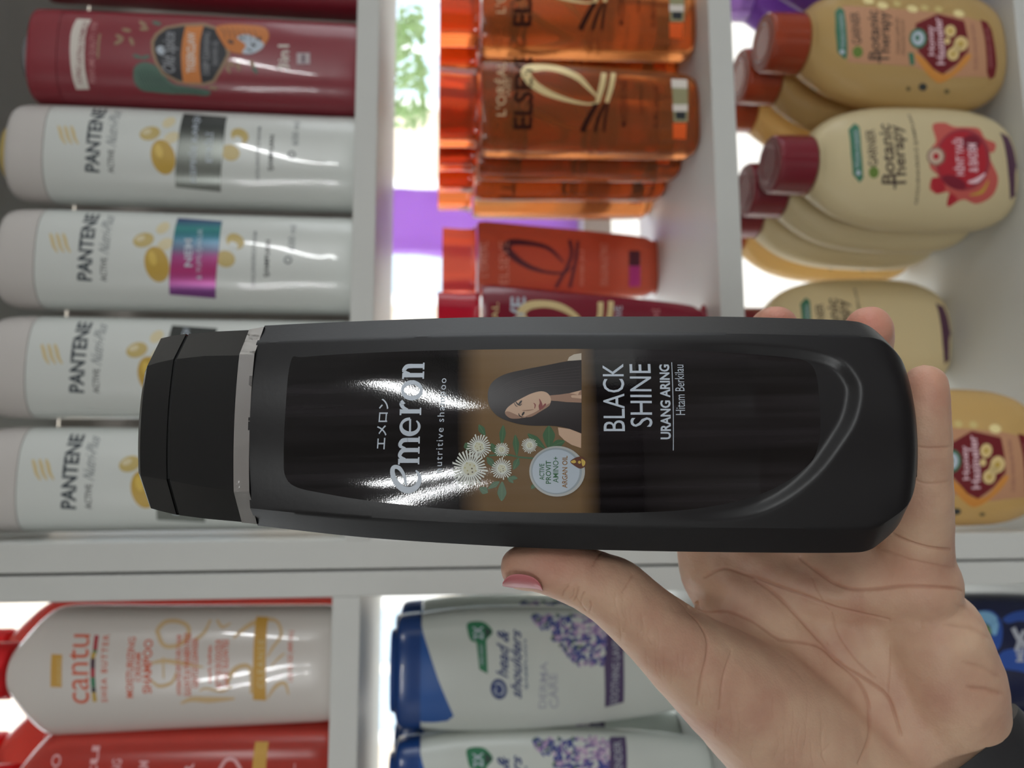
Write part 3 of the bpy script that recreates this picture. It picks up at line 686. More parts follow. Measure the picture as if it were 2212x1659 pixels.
# ================================================================== LOWER LEFT: white and red bottles
M_cw = mat('milk_white_plastic', (224, 218, 212), .25, coat=.4, transl=.08)
M_cr = mat('red_translucent', (208, 84, 72), .2, trans=.35, transl=.3)
M_crc = mat('red_cap', (226, 44, 50), .2, trans=.3, transl=.25)
profC = [(0, 104, .55, 2.5), (.006, 114, .56, 2.5), (.03, 121, .57, 2.4), (.10, 123, .57, 2.4), (.5, 127, .57, 2.4), (.80, 132, .57, 2.3), (.86, 129, .58, 2.2), (.90, 112, .62, 2.1), (.935, 86, .72, 2.05), (.962, 62, .9, 2), (.975, 50, 1, 2), (.985, 32, 1, 2)]
zC = zB4t
def cbottle(yc, name, label, mb, mc, group, Yc=.542):
    b = Bottle(name, zC, yc, 12, Yc, profC, label, group=group, xref=712)
    b.part('body', 0, .985, mb)
    loft('cap', [ring_pts(r*b.sc, r*b.sc, 2, 40, b.h*.985+z) for r, z in ((54, .0), (58, .0015), (58, .028), (55, .031), (40, .032))], mc, b.root)
    return b
c1 = cbottle(1439, 'shampoo_bottle', 'milk white bottle with orange lettering and a red cap', M_cw, M_crc, 'round shouldered bottles')
P = c1.prt(dw=.008); P.crop(100, 1330, 3.687)
M_sw = mat('ink_swirl', (214, 184, 138), .5); M_tanb = mat('ink_ochre', (206, 158, 66), .45)
P.stroke([(880, 110), (930, 230), (1030, 240), (1120, 180), (1130, 90), (1050, 45), (950, 50), (885, 110)], 34, M_sw)
P.stroke([(1190, 190), (1260, 130), (1310, 30)], [30, 26, 16], M_sw); P.stroke([(1360, 30), (1400, 90), (1470, 60)], [18, 26, 10], M_sw)
P.stroke([(1490, 180), (1580, 100), (1700, 40), (1830, 40), (1870, 150), (1800, 260), (1760, 330)], [16, 34, 40, 24, 26, 22, 10], M_sw)
P.stroke([(830, 380), (930, 360), (1030, 370), (1250, 410)], [14, 34, 36, 14], M_sw); P.stroke([(830, 510), (900, 560), (1000, 530), (1035, 450)], [12, 30, 26, 12], M_sw); P.stroke([(930, 330), (935, 500)], 14, M_sw)
P.stroke([(1070, 700), (1160, 665), (1300, 670), (1500, 660)], [10, 40, 50, 16], M_sw); P.stroke([(1440, 560), (1480, 450), (1560, 400), (1630, 430), (1640, 620)], [14, 40, 40, 34, 40], M_sw)
P.stroke([(1220, 600), (1270, 580), (1400, 600), (1480, 560)], [12, 20, 22, 10], M_sw); P.stroke([(1760, 660), (1830, 560), (1900, 540), (1930, 630)], [10, 34, 30, 10], M_sw); P.stroke([(1790, 400), (1860, 330), (1900, 300)], [10, 20, 10], M_sw)
P.up()
P.poly([(42, 305), (128, 310), (124, 570), (34, 568)], M_tanb); P.up(); P.text('ANTI-FRIZZ', (118, 545), (120, 340), (90, 545), M_palegold)
P.text('cantu', (348, 700), (352, 148), (190, 700), M_orange, bold=.0)
segs = [(685, 612, M_gold), (610, 572, M_ink), (570, 490, M_green), (490, 420, M_pom), (420, 340, mat('ink_blackberry', (70, 36, 54), .5)), (340, 292, M_gold), (292, 272, M_green), (272, 155, MC['ink_pomegranate'])]
for a, b, mm in segs:
    fx = lambda y: 385+((y-430)/255)**2*18+(12 if y < 300 else 0)-15
    P.stroke([(fx(a), a), (fx((a+b)/2), (a+b)/2), (fx(b), b)], 34, mm)
P.text('SHEA BUTTER', (490, 688), (505, 150), (440, 688), M_orange, bold=.015, spacing=1.35)
P.text('MOISTURIZING', (695, 652), (715, 170), (637, 652), M_orange, bold=.015); P.text('CREAM', (755, 525), (757, 298), (708, 525), M_orange, bold=.015); P.text('SHAMPOO', (840, 618), (852, 188), (768, 618), M_orange, bold=.02)
for x0, x1, y0, y1, t in ((1040, 1088, 630, 148, 'HYDRATES DRY, CURLY HAIR'), (1100, 1155, 638, 138, 'SULFATE & PARABEN FREE'), (1162, 1212, 575, 178, 'GENTLE CLEANSER'), (1283, 1330, 535, 238, 'nourit, hydrate'), (1348, 1402, 575, 188, 'NETTOIE EN DOUCEUR'), (1408, 1455, 565, 188, 'SANS SULFATES')):
    P.text(t, (x1, y0), (x1, y1), (x0, y0), M_orange, bold=.02)
P.poly([(1675, 5), (1768, 10), (1752, 675), (1648, 670)], M_tanb); P.up(); P.text('CLEANSE', (1735, 575), (1740, 190), (1685, 575), M_palegold, bold=.01, spacing=1.3)
P.text('13.5 FL OZ (400 mL)', (1975, 525), (1978, 118), (1925, 525), M_orange, bold=.01); P.build()
c2 = cbottle(1700, 'shampoo_bottle', 'red translucent bottle at the picture corner below the milk white one', M_cr, M_crc, 'round shouldered bottles')
P = c2.prt(dw=.008); P.crop(0, 1150, 2.765)
M_rt = mat('ink_rose_white', (226, 170, 172), .45)
for x, t, s_ in ((330, 'AVOCADO', 1300), (560, 'cantu', 1250), (690, 'STRENGTHENING', 1330), (850, 'LEAVE-IN CREAM', 1340), (1120, 'REPAIR', 1350)):
    P.text(t, (x+40, 1800), (x+40, s_+25), (x-20, 1800), M_rt, bold=.015)
P.poly([(1525, 1250), (1605, 1250), (1600, 1900), (1520, 1900)], M_tanb); P.stroke([(1310, 1420), (1350, 1360), (1400, 1360), (1440, 1420)], 20, M_rt); P.text('375 mL', (1760, 1800), (1765, 1380), (1710, 1800), M_rt)
P.build()
dup(c2.root, (c1.base.x-.004, .62, zC), 'taller red translucent bottle directly behind the milk white one', 'round shouldered bottles').scale = (1, 1, 1.24)
dup(c2.root, (c2.base.x-.002, .62, zC), 'taller red translucent bottle behind the red corner one', 'round shouldered bottles').scale = (1, 1, 1.24)

# ================================================================== LOWER MIDDLE: blue capped bottles
M_hw = mat('cool_white_plastic', (214, 220, 214), .3, coat=.3, transl=.05)
M_blue = mat('royal_blue_cap', (36, 74, 140), .25, coat=.4, transl=.08)
profH = [(0, 78, .5, 2.6), (.01, 88, .5, 2.6), (.08, 97, .5, 2.5), (.25, 112, .5, 2.4), (.48, 124, .5, 2.4), (.66, 127, .5, 2.4), (.80, 124, .5, 2.5), (.905, 116, .52, 2.8), (.965, 112, .54, 3), (.978, 104, .54, 3), (.985, 86, .56, 3), (.998, 80, .56, 3), (1, 74, .54, 3)]
zH = zB5t
h1 = Bottle('shampoo_bottle', zH, 1437, 843, .545, profH, 'white bottle with blue cap and lavender flowers, whole one below the thumb', group='blue capped white bottles', xref=1560)
h1.part('body', 0, .905, M_hw); h1.part('cap', .907, 1, M_blue, grow=.0002)
P = h1.prt(dw=.006); P.crop(820, 1270, 4.174)
P.poly([(362, 225), (375, 330), (400, 430), (435, 540), (480, 680), (530, 830), (600, 1000), (668, 1155), (610, 1200), (500, 1212), (400, 1212), (352, 1200), (345, 700), (345, 250)], mat('blue_gloss', (44, 92, 166), .22)); P.up()
P.blob([(790, 320), (880, 300), (960, 320), (1020, 395), (970, 460), (950, 490), (870, 490), (820, 470), (795, 400)], M_green); P.poly([(872, 480), (962, 480), (975, 775), (900, 735)], M_green); P.up()
P.poly([(945, 340), (1018, 395), (955, 455)], MC['ink_deep_green']); P.text('2X', (935, 465), (930, 345), (845, 465), M_silver_ink, bold=.02); P.text('KEPEK KARŞITI', (945, 690), (940, 510), (905, 690), MC['ink_silver'])
M_nv = mat('ink_navy', (48, 64, 118), .45)
P.ell((1075, 912), 74, 94, M_nv, ang=-.2); P.up(); P.stroke([(1040, 870), (1080, 860), (1115, 900), (1110, 950), (1080, 960)], 14, M_silver_ink)
P.stroke([(1055, 900), (1040, 930), (1065, 965)], 12, M_silver_ink)
P.text('head &', (1160, 815), (1165, 385), (1050, 800), M_nv, bold=.02, shear=.35); P.text('shoulders', (1280, 1000), (1275, 380), (1180, 985), M_nv, bold=.02, shear=.35)
P.text('ŞAMPUAN', (1340, 915), (1328, 465), (1310, 915), mat('ink_steel', (90, 110, 140), .5), bold=.03)
P.text('DERMA', (1500, 1085), (1515, 665), (1432, 1085), mat('ink_mist', (176, 180, 190), .5), bold=.01); P.text('CARE', (1615, 1085), (1600, 770), (1530, 1085), MC['ink_mist'], bold=.01)
P.build()
FL = h1.prt('flower_print', dw=.006, eps0=.00012); FL.crop(820, 1270, 4.174)
lav = [mat('lav_a', (120, 106, 160), .5), mat('lav_b', (78, 84, 150), .5), mat('lav_c', (160, 132, 178), .5), mat('lav_d', (60, 74, 140), .5), mat('lav_e', (204, 178, 204), .5), mat('lav_f', (96, 120, 100), .5)]
rr = random.Random(3)
for k in range(430):
    x = 1370+750*rr.random()**.75; y = rr.uniform(242, min(695, 275+(x-1360)*1.0))
    if x < 1560 and y > 330 and rr.random() < .7: continue
    FL.layer = k % 7; c_ = rr.choice([0,1,1,1,3,3,2,4,5]) if not (x > 1750 and y < 430) else rr.choice([0,2,4,4])
    FL.ell((x, y), rr.uniform(13, 30), rr.uniform(9, 19), lav[c_], ang=rr.uniform(0, 3.1), n=7)
FL.build()
P = h1.prt('purple_band', dw=.006, eps0=.0004); P.crop(820, 1270, 4.174)
P.poly([(2050, 240), (2190, 240), (2200, 600), (2200, 1030), (2030, 1075), (2025, 700)], mat('ink_violet_grey', (82, 68, 104), .45)); P.up(); P.text('SOOTHING LAVENDER', (2145, 1040), (2150, 270), (2075, 1045), MC['ink_mist'], bold=.01)
P.poly([(2480, 690), (2530, 690), (2530, 740), (2480, 740)], M_dk); P.build()
dup(h1.root, (onY(1200, 1703, .545).x, .545, zH), 'white bottle with blue cap and lavender flowers at the bottom picture edge', 'blue capped white bottles')
dup(h1.root, (h1.base.x-.001, .613, zH), 'white bottle with blue cap in shadow behind the one beside the thumb', 'blue capped white bottles')
dup(h1.root, (onY(1200, 1703, .545).x-.001, .613, zH), 'white bottle with blue cap in shadow, second row at the bottom picture edge', 'blue capped white bottles')

# ================================================================== LOWER RIGHT: dark blue bottles
M_nb = mat('navy_plastic', (30, 36, 66), .25, coat=.3); M_rb = mat('ink_royal', (48, 82, 160), .4); M_sk = mat('ink_sky', (130, 180, 214), .4)
profN = [(0, 100, .55, 2.6), (.02, 120, .55, 2.6), (.5, 126, .55, 2.5), (.78, 120, .55, 2.4), (.86, 90, .6, 2.2), (.9, 62, .9, 2), (1, 58, 1, 2)]
n1 = Bottle('shampoo_bottle', zB6t, 1410, 1700, .545, profN, 'dark navy blue bottle with a sky blue round emblem beyond the wrist', group='dark blue bottles', xref=2500)
n1.part('body', 0, .895, M_nb); n1.part('cap', .897, 1, M_nb, grow=.0006)
P = n1.prt(dw=.008); P.crop(2000, 1240, 3.957)
P.blob([(430, 320), (560, 315), (640, 400), (655, 520), (620, 640), (480, 700), (300, 650), (250, 480), (300, 350)], M_rb); P.up()
P.blob([(430, 330), (540, 325), (610, 380), (560, 440), (480, 400), (420, 440), (350, 420)], M_sk); P.blob([(560, 400), (620, 420), (600, 520), (560, 500)], M_sk); P.ell((525, 480), 30, 55, M_leaf, ang=-.4)
P.blob([(660, 380), (760, 325), (900, 320), (1000, 420), (1000, 450), (820, 400), (700, 420)], M_rb); P.blob([(610, 720), (680, 650), (850, 640), (1000, 700), (1000, 860), (800, 830), (650, 800)], M_rb); P.up()
P.stroke([(745, 460), (800, 560), (900, 640)], 40, MC['ink_mist']); P.stroke([(840, 480), (790, 600), (770, 660)], 34, MC['ink_mist']); P.text('MEN', (840, 750), (845, 560), (770, 750), MC['ink_mist'], bold=.03)
P.build()
dup(n1.root, (onY(2100, 1680, .545).x, .545, zB6t), 'dark navy blue bottle right above the watch in the picture corner', 'dark blue bottles')

# ================================================================== THE BLACK BOTTLE IN THE HAND
yw, rl = math.radians(10), math.radians(1.25)
u_ = Vv*math.cos(yw)+Fv*math.sin(yw); y_ = Fv*math.cos(yw)-Vv*math.sin(yw); w_ = -Rv
Rr = Matrix.Rotation(-rl, 3, Fv)
u_, y_, w_ = Rr @ u_, Rr @ y_, Rr @ w_
BM = Matrix.Translation(atd(1106, 935, .200)) @ Matrix((u_, y_, w_)).transposed().to_4x4()
BMi = BM.inverted(); BO = BMi @ CAM; B3 = BMi.to_3x3()
def bl(px, py, y=0.):
    d = B3 @ ray(px, py); t = (y-BO.y)/d.y; return (BO.x+d.x*t, BO.z+d.z*t)
YS = .0105; YR = .0040; TH = .034; YC_ = .0085
up_sil = [bl(x, y, YS) for x, y in ((578, 703), (700, 697), (1000, 686), (1300, 684), (1560, 684), (1750, 689), (1835, 693), (1868, 700), (1895, 717), (1925, 750), (1950, 800), (1963, 850), (1969, 905))]
lo_sil = [bl(x, y, YS) for x, y in ((553, 1135), (800, 1162), (1100, 1181), (1300, 1188), (1500, 1192), (1700, 1194), (1820, 1194), (1872, 1190), (1905, 1170), (1940, 1135), (1958, 1090), (1966, 1030), (1969, 960))]
up_rdg = [bl(x, y, YR) for x, y in ((548, 757), (700, 740), (1000, 723), (1300, 721), (1560, 723), (1750, 733), (1850, 760), (1900, 795), (1930, 830), (1945, 850))]
lo_rdg = [bl(x, y, YR) for x, y in ((540, 1066), (700, 1090), (1000, 1119), (1300, 1130), (1560, 1134), (1750, 1136), (1850, 1125), (1900, 1100), (1930, 1060), (1945, 1030))]
def lut(c):
    c = sorted(((w, u) for u, w in c)); ws = np.array([a for a, b in c]); us = np.array([b for a, b in c])
    return ws, us
LUS, LLS, LUR, LLR = lut(open_curve(up_sil)), lut(open_curve(lo_sil)), lut(open_curve(up_rdg)), lut(open_curve(lo_rdg))
wt = bl(545, 900, .003)[1]; wb = max(LUS[0][0], LLS[0][0])+.0001
def gi(t, w): return float(np.interp(w, t[0], t[1]))
panel = closed_curve([bl(x, y, .001) for x, y in ((545, 768), (800, 742), (1100, 728), (1400, 726), (1640, 735), (1760, 748), (1825, 772), (1856, 812), (1864, 850), (1850, 910), (1822, 960), (1770, 1032), (1700, 1090), (1620, 1122), (1500, 1134), (1300, 1128), (1000, 1115), (700, 1085), (545, 1058))], 4)
PA = np.array(panel)
def pdist(u, w):
    p = np.array((u, w)); a = PA; b = np.roll(PA, -1, 0); ab = b-a
    t = np.clip(((p-a)*ab).sum(1)/(ab*ab).sum(1), 0, 1); d = np.sqrt(((a+ab*t[:, None]-p)**2).sum(1)).min()
    c = (a[:, 1] > w) != (b[:, 1] > w)
    with np.errstate(divide='ignore', invalid='ignore'):
        x = (b[:, 0]-a[:, 0])*(w-a[:, 1])/(b[:, 1]-a[:, 1])+a[:, 0]
    return d if (c & (u < x)).sum() % 2 else -d
w_sink0, w_sink1 = bl(1380, 930)[1], bl(1640, 930)[1]
def fB(u, w):
    w = min(max(w, wb), wt)
    us, ls, ur, lr = gi(LUS, w), gi(LLS, w), gi(LUR, w), gi(LLR, w)
    us = max(us, .002); ls = min(ls, -.002)
    ur = min(max(ur, us*.80), us-.0012); lr = max(min(lr, ls*.80), ls+.0012)
    if u > ur: t = min(1, (u-ur)/max(1e-5, us-ur)); y = YR+(YS-YR)*t
    elif u < lr: t = min(1, (lr-u)/max(1e-5, lr-ls)); y = YR+(YS-YR)*t
    else:
        c = (ur+lr)/2; q = (u-c)/max(1e-5, (ur-lr)/2); y = YR*q*q
    k = min(1, max(0, (w_sink0-w)/(w_sink0-w_sink1))); 
    if k > 0 and abs(y) < .009:
        d = pdist(u, w)
        if d > 0: s_ = min(1, d/.0042); y += .0019*k*s_*s_*(3-2*s_)
    e = (wb+.009-w)/.009
    if e > 0 and y < YS: y += (YS-y)*.8*(1-math.sqrt(max(0, 1-min(1, e)**2)))
    return y
held = empty('shampoo_bottle', BM, 'black shampoo bottle held in the hand, glossy cap with a silver ring', 'bottle')
M_black = mat('soft_black_plastic', (27, 26, 28), .36, spec=.5, bump=.02, bump_scale=900)
M_gblack = mat('gloss_black_plastic', (22, 23, 25), .07, coat=.5)
NF = 110; NWR = 190; rings = []
for k in range(NWR+1):
    t = k/NWR; t = 1-(1-t)**1.35 if True else t
    w = wt+(wb-wt)*t
    if k == NWR: w = wb+1e-6
    us, ls = gi(LUS, w), gi(LLS, w)
    r_ = []
    # uneven columns: denser near ridges
    for i in range(NF+1):
        q = i/NF; q = q-.06*math.sin(4*PI*q)*0
        u = ls+(us-ls)*q; r_.append((u, fB(u, w), w))
    e = max(0, (wb+.0035-w)/.0035); bk = .0028*(1-math.sqrt(max(0, 1-min(1, e)**2)))
    c = (us+ls)/2; hw = (us-ls)/2
    for q, y in ((1, .014), (1, .022), (.93, .027), (.8, TH-.001), (.4, TH), (0, TH+.0005), (-.4, TH), (-.8, TH-.001), (-.93, .027), (-1, .022), (-1, .014)):
        r_.append((c+hw*q, min(max(y, YS+bk), TH-bk) if bk else y, w))
    rings.append(r_)
body = loft('body', rings, M_black, held, deg=24)
# silver ring and cap
def hexring(px_w, sy0, sy1, fy0, fy1, bulge=.0014, grow=0, pxy=930):
    w = bl(px_w, pxy, 0)[1]
    def uu(py, y):
        # u of a picture row at this height
        lo, hi = -.06, .06
        d0 = BO
        # solve for u with fixed w: project
        for _ in range(40):
            m_ = (lo+hi)/2; p = BM @ Vector((m_, y, w)); r = p-CAM; yy = 829.5-FPX*r.dot(Vv)/r.dot(Fv)
            if yy > py: lo = m_
            else: hi = m_
        return (lo+hi)/2
    a, b = uu(sy1, YC_), uu(sy0, YC_); c, d = uu(fy1, .0012), uu(fy0, .0012)
    a -= grow; b += grow; c -= grow; d += grow
    pts = [(a, YC_), ]
    m_ = (c+d)/2; hwf = (d-c)/2
    for i in range(13):
        q = -1+2*i/12; pts.append((m_+hwf*q, .0016*q*q-grow))
    pts.append((b, YC_))
    pts += [(b, .0225), (d, TH-.0012), (c, TH-.0012), (a, .0225)]
    return [(x, y, w) for x, y in pts]
ringr = [hexring(539, 706, 1132, 764, 1063), hexring(507, 711, 1129, 765, 1062)]
def grow(r, g):
    cx = sum(p[0] for p in r)/len(r); cy = .015
    return [(p[0]+(g if p[0] > cx else -g), p[1]+(g if p[1] > cy else -g), p[2]) for p in r]
# neck under ring so that nothing floats
sr = mat('chrome_ring', (226, 226, 228), .06, metal=1, bump=.35, bump_scale=200)
r0 = [(x, y, wt+.0004) for x, y, z in ringr[0]]
loft('neck_ring', [r0, ringr[0], ringr[1], [(x, y, z+.0002) for x, y, z in ringr[1]]], sr, held, deg=15)
capb = [grow([(x, y, z+.0004) for x, y, z in ringr[1]], -.0002), hexring(430, 716, 1121, 768, 1050), hexring(367, 721, 1113, 775, 1038)]
cap = loft('cap', capb, M_gblack, held, deg=15)
q0 = grow(hexring(364, 721, 1113, 775, 1038), -.0005); q1 = grow(hexring(361, 721, 1113, 775, 1038), -.0005)
loft('seam', [[(x, y, z-.0004) for x, y, z in q0], [(x, y, z+.0003) for x, y, z in q1]], mat('seam_black', (8, 8, 8), .6), cap, deg=15)
lid = [hexring(360, 721, 1112, 775, 1037), hexring(325, 726, 1104, 783, 1031), hexring(303, 731, 1098, 790, 1028)]
top = [(x*.97, y+(.0016 if y < .015 else -.0016), z+.0016) for x, y, z in lid[-1]]
lid.append(grow(top, -.0006)); 
loft('flip_lid', lid, M_gblack, cap, deg=15)
# ---- label
SB = Surf(BM, fB, 0)
lab_c = closed_curve([(628, 782), (660, 771), (800, 762), (1000, 756), (1200, 754), (1400, 755), (1560, 761), (1700, 772), (1745, 783), (1763, 810), (1769, 860), (1772, 920), (1768, 960), (1750, 1000), (1690, 1045), (1610, 1078), (1500, 1099), (1380, 1107), (1250, 1108), (1100, 1106), (950, 1098), (800, 1082), (700, 1066), (640, 1052), (617, 1030), (613, 990), (616, 900)], 6)
m = bpy.data.materials.new('label_film'); m.use_nodes = True; n = m.node_tree.nodes; L = m.node_tree.links; p = n['Principled BSDF']
p.inputs['Roughness'].default_value = .06; p.inputs['Specular IOR Level'].default_value = .5
tc = n.new('ShaderNodeTexCoord'); sp = n.new('ShaderNodeSeparateXYZ'); L.new(tc.outputs['Object'], sp.inputs[0])
mr = n.new('ShaderNodeMapRange'); mr.inputs[1].default_value = bl(1340, 930)[1]; mr.inputs[2].default_value = bl(960, 930)[1]
cr = n.new('ShaderNodeValToRGB'); L.new(sp.outputs['Z'], mr.inputs[0]); L.new(mr.outputs[0], cr.inputs[0])
e = cr.color_ramp.elements
while len(e) < 6: e.new(.5)
bk_ = (*srgb((13, 12, 14)), 1); br_ = (*srgb((120, 96, 68)), 1); bm_ = (*srgb((60, 48, 38)), 1)
for k, (t, c) in enumerate(((0, bk_), (.12, bk_), (.24, br_), (.78, br_), (.93, bk_), (1, bk_))): e[k].position = t; e[k].color = c
mp = n.new('ShaderNodeMapping'); mp.inputs['Scale'].default_value = (260, 0, 9); nz = n.new('ShaderNodeTexNoise'); nz.inputs['Scale'].default_value = 1; nz.inputs['Detail'].default_value = 3
L.new(tc.outputs['Object'], mp.inputs[0]); L.new(mp.outputs[0], nz.inputs['Vector'])
r2 = n.new('ShaderNodeValToRGB'); r2.color_ramp.elements[0].position = .4; r2.color_ramp.elements[0].color = (0, 0, 0, 1); r2.color_ramp.elements[1].position = .75; r2.color_ramp.elements[1].color = (*srgb((34, 31, 34)), 1)
L.new(nz.outputs['Fac'], r2.inputs[0]); ad = n.new('ShaderNodeMix'); ad.data_type = 'RGBA'; ad.blend_type = 'ADD'; ad.inputs[0].default_value = 1
L.new(cr.outputs[0], ad.inputs[6]); L.new(r2.outputs[0], ad.inputs[7]); L.new(ad.outputs[2], p.inputs['Base Color'])
nb = n.new('ShaderNodeTexNoise'); nb.inputs['Scale'].default_value = 2500; bu = n.new('ShaderNodeBump'); bu.inputs['Strength'].default_value = .02; bu.inputs['Distance'].default_value = .0004
L.new(tc.outputs['Object'], nb.inputs['Vector']); L.new(nb.outputs['Fac'], bu.inputs['Height']); L.new(bu.outputs[0], p.inputs['Normal'])
LB = Print(SB, 'label', held, du=.0012, dw=.002, eps0=.00006); LB.poly(lab_c, m); label = LB.build(); label['label'] = 'glossy printed front label'
# ---- lettering
def newprint(name, lay=0): return Print(SB, name, label, du=.0016, dw=.0025, eps0=.0001+.00003*lay, deps=.00003)
P = newprint('lettering'); P.crop(270, 660, 2.963)
P.text('エメロン', (1668, 920), (1692, 597), (1605, 920), M_silver_ink, bold=.012)
P.text('nutritive shampoo', (2042, 1070), (2072, 466), (1984, 1070), M_silver_ink, spacing=1.22)
# drawn slab-serif letters of the word: each letter in a unit box (x across, y up from the base line)
def glyph(P, box_, strokes, m, slant=0):
    (bx, by), (ex, ey), hx = box_        # base-left point, base-right point (crop px), x-height in px
    def mp_(p):
        x, y = p[0]+slant*p[1], p[1]; return (bx+(ex-bx)*x-hx*y, by+(ey-by)*x-0*y)
    for st in strokes:
        if st[0] == 's':
            pts = [mp_(q) for q in open_curve(st[1])] if len(st[1]) > 2 else [mp_(q) for q in st[1]]
            w = st[2] if isinstance(st[2], list) else [st[2]]*2
            ws = list(np.interp(np.linspace(0, 1, len(pts)), np.linspace(0, 1, len(w)), w))
            P.stroke(pts, [a*hx for a in ws], m, smooth=False)
        elif st[0] == 'p': P.poly([mp_(q) for q in st[1]], m)
def arc(cx, cy, rx, ry, a0, a1, n=22): return [(cx+rx*math.cos(a0+(a1-a0)*i/n), cy+ry*math.sin(a0+(a1-a0)*i/n)) for i in range(n+1)]
SW = .22
def stem(x, wd, foot=True, flag=True, h=1.0):
    o = [('p', [(x, 0), (x+wd, 0), (x+wd, h), (x, h)])]
    if foot: o.append(('p', [(x-wd*.35, 0), (x+wd*1.35, 0), (x+wd*1.35, .07), (x-wd*.35, .07)]))
    if flag: o.append(('p', [(x-wd*.4, .92), (x+wd*.5, .92), (x+wd*.5, 1.0), (x-wd*.4, 1.0)]))
    return o
arch = lambda x0, x1, wd: [('s', [(x0, .66), (x0+(x1-x0)*.25, .88), (x0+(x1-x0)*.62, .93), (x1+wd*.35, .80), (x1+wd*.5, .55)], [.07, .15, .17, .2, .2]), ('p', [(x1, 0), (x1+wd, 0), (x1+wd, .6), (x1, .6)]), ('p', [(x1-wd*.35, 0), (x1+wd*1.3, 0), (x1+wd*1.3, .07), (x1-wd*.35, .07)])]
# m
glyph(P, ((1884, 1018), (1888, 838), 136), stem(.06, .15)+arch(.2, .44, .15)+arch(.58, .80, .15), M_silver_ink)
glyph(P, ((1893, 832), (1895, 715), 138), [('s', arc(.5, .5, .40, .42, -.75, 1.75*PI-PI+2.9-.0, 26) if False else arc(.5, .5, .41, .42, 0.0, 2*PI-.75, 30), [.13, .14, .12, .16, .22, .22, .18, .14, .12, .06]), ('s', [(.14, .5), (.9, .5)], [.09, .09])], M_silver_ink)
glyph(P, ((1896, 702), (1898, 612), 138), stem(.12, .30)+[('s', [(.4, .62), (.55, .84), (.8, .92), (.97, .82)], [.08, .16, .2, .22])], M_silver_ink)
glyph(P, ((1905, 606), (1908, 480), 140), [('s', arc(.5, .5, .40, .43, 0, 2*PI, 34), [.21, .18, .13, .18, .21, .18, .13, .18, .21])], M_silver_ink)
glyph(P, ((1914, 468), (1918, 366), 140), stem(.08, .27)+arch(.33, .66, .26), M_silver_ink)
# large leaning first letter
P.stroke([(1800, 1150), (1785, 1085), (1755, 1040), (1722, 1035), (1712, 1065), (1728, 1120), (1770, 1168), (1820, 1182), (1865, 1160), (1886, 1115), (1880, 1080), (1862, 1055)], [12, 20, 26, 26, 30, 34, 40, 42, 34, 26, 18, 8], M_silver_ink)
P.crop(900, 680, 3.19)
P.text('BLACK', (1437, 802), (1425, 338), (1287, 802), M_silver_ink); P.text('SHINE', (1625, 772), (1612, 340), (1473, 772), M_silver_ink)
P.text('URANG ARING', (1752, 858), (1740, 343), (1680, 858), M_silver_ink, bold=.028)
P.stroke([(1757, 328), (1768, 935)], 5, M_silver_ink, smooth=False)
P.text('Hitam Berkilau', (1850, 690), (1838, 345), (1786, 690), M_silver_ink, bold=-.003)
o = P.build(); o['label'] = 'silver grey lettering'
# ---- picture of flowers and a woman
C4 = (960, 740, 4.366)
Q = newprint('portrait'); Q.crop(*C4)
M_sk1 = mat('print_skin', (196, 164, 140), .35); M_sk2 = mat('print_skin_shade', (150, 116, 96), .35); M_hair = mat('print_hair', (34, 26, 28), .3); M_lip = mat('print_lip', (130, 62, 60), .35)
Q.poly([(1070, 800), (1180, 815), (1290, 858), (1288, 995), (1200, 965), (1130, 920), (1080, 870)], M_sk1); Q.poly([(1160, 172), (1175, 138), (1220, 112), (1292, 100), (1292, 170)], mat('print_white_top', (190, 180, 165), .4))
Q.up(); Q.poly(open_curve([(1292, 165), (1150, 178), (960, 215), (780, 250), (600, 290), (500, 335), (440, 390), (412, 460), (410, 530), (425, 600), (465, 660), (520, 705), (600, 740), (720, 772), (850, 785), (1000, 785), (1100, 795), (1180, 815), (1250, 840), (1292, 858)], 3), M_hair)
Q.up(); Q.poly([(990, 500), (1080, 492), (1180, 478), (1292, 450), (1292, 568), (1150, 562), (1060, 552), (1000, 548)], M_sk2); Q.poly([(1180, 478), (1292, 450), (1292, 530), (1200, 520)], M_sk1)
for k in range(7): Q.stroke([(470+k*20, 470+k*6), (640+k*10, 360+k*14), (900, 290+k*20), (1280, 230+k*30)], [2, 5, 6, 3], mat('print_hair_light', (62, 52, 54), .3))
Q.up(); face = closed_curve([(572, 672), (590, 620), (650, 572), (740, 520), (830, 478), (915, 460), (975, 480), (1004, 530), (995, 580), (950, 612), (900, 640), (850, 676), (790, 700), (700, 716), (620, 712)], 3)
Q.poly(face, M_sk1); Q.up()
Q.blob([(760, 700), (850, 660), (930, 610), (990, 575), (985, 600), (900, 655), (820, 700)], M_sk2); Q.blob([(572, 672), (600, 650), (700, 690), (760, 700), (700, 718), (620, 714)], M_sk2)
Q.up()
Q.stroke([(672, 558), (690, 580), (712, 592), (730, 578)], [6, 12, 10, 4], M_hair); Q.ell((716, 566), 24, 9, M_hair, ang=-.9); Q.stroke([(655, 560), (670, 592), (690, 606)], [3, 7, 3], MC['print_hair_light'])
Q.stroke([(700, 668), (708, 690), (735, 705)], [5, 10, 6], M_hair); Q.ell((742, 672), 22, 9, M_hair, ang=-1.0); Q.stroke([(735, 640), (790, 640), (842, 632)], [3, 9, 4], M_sk2)
Q.stroke([(842, 572), (856, 590), (850, 622)], [6, 12, 6], M_lip)
Q.blob([(893, 530), (915, 560), (925, 600), (900, 640), (888, 600), (898, 570)], M_lip); Q.blob([(925, 600), (950, 575), (958, 590), (915, 632)], M_lip)
Q.build()
Q = newprint('flower_print'); Q.crop(*C4)
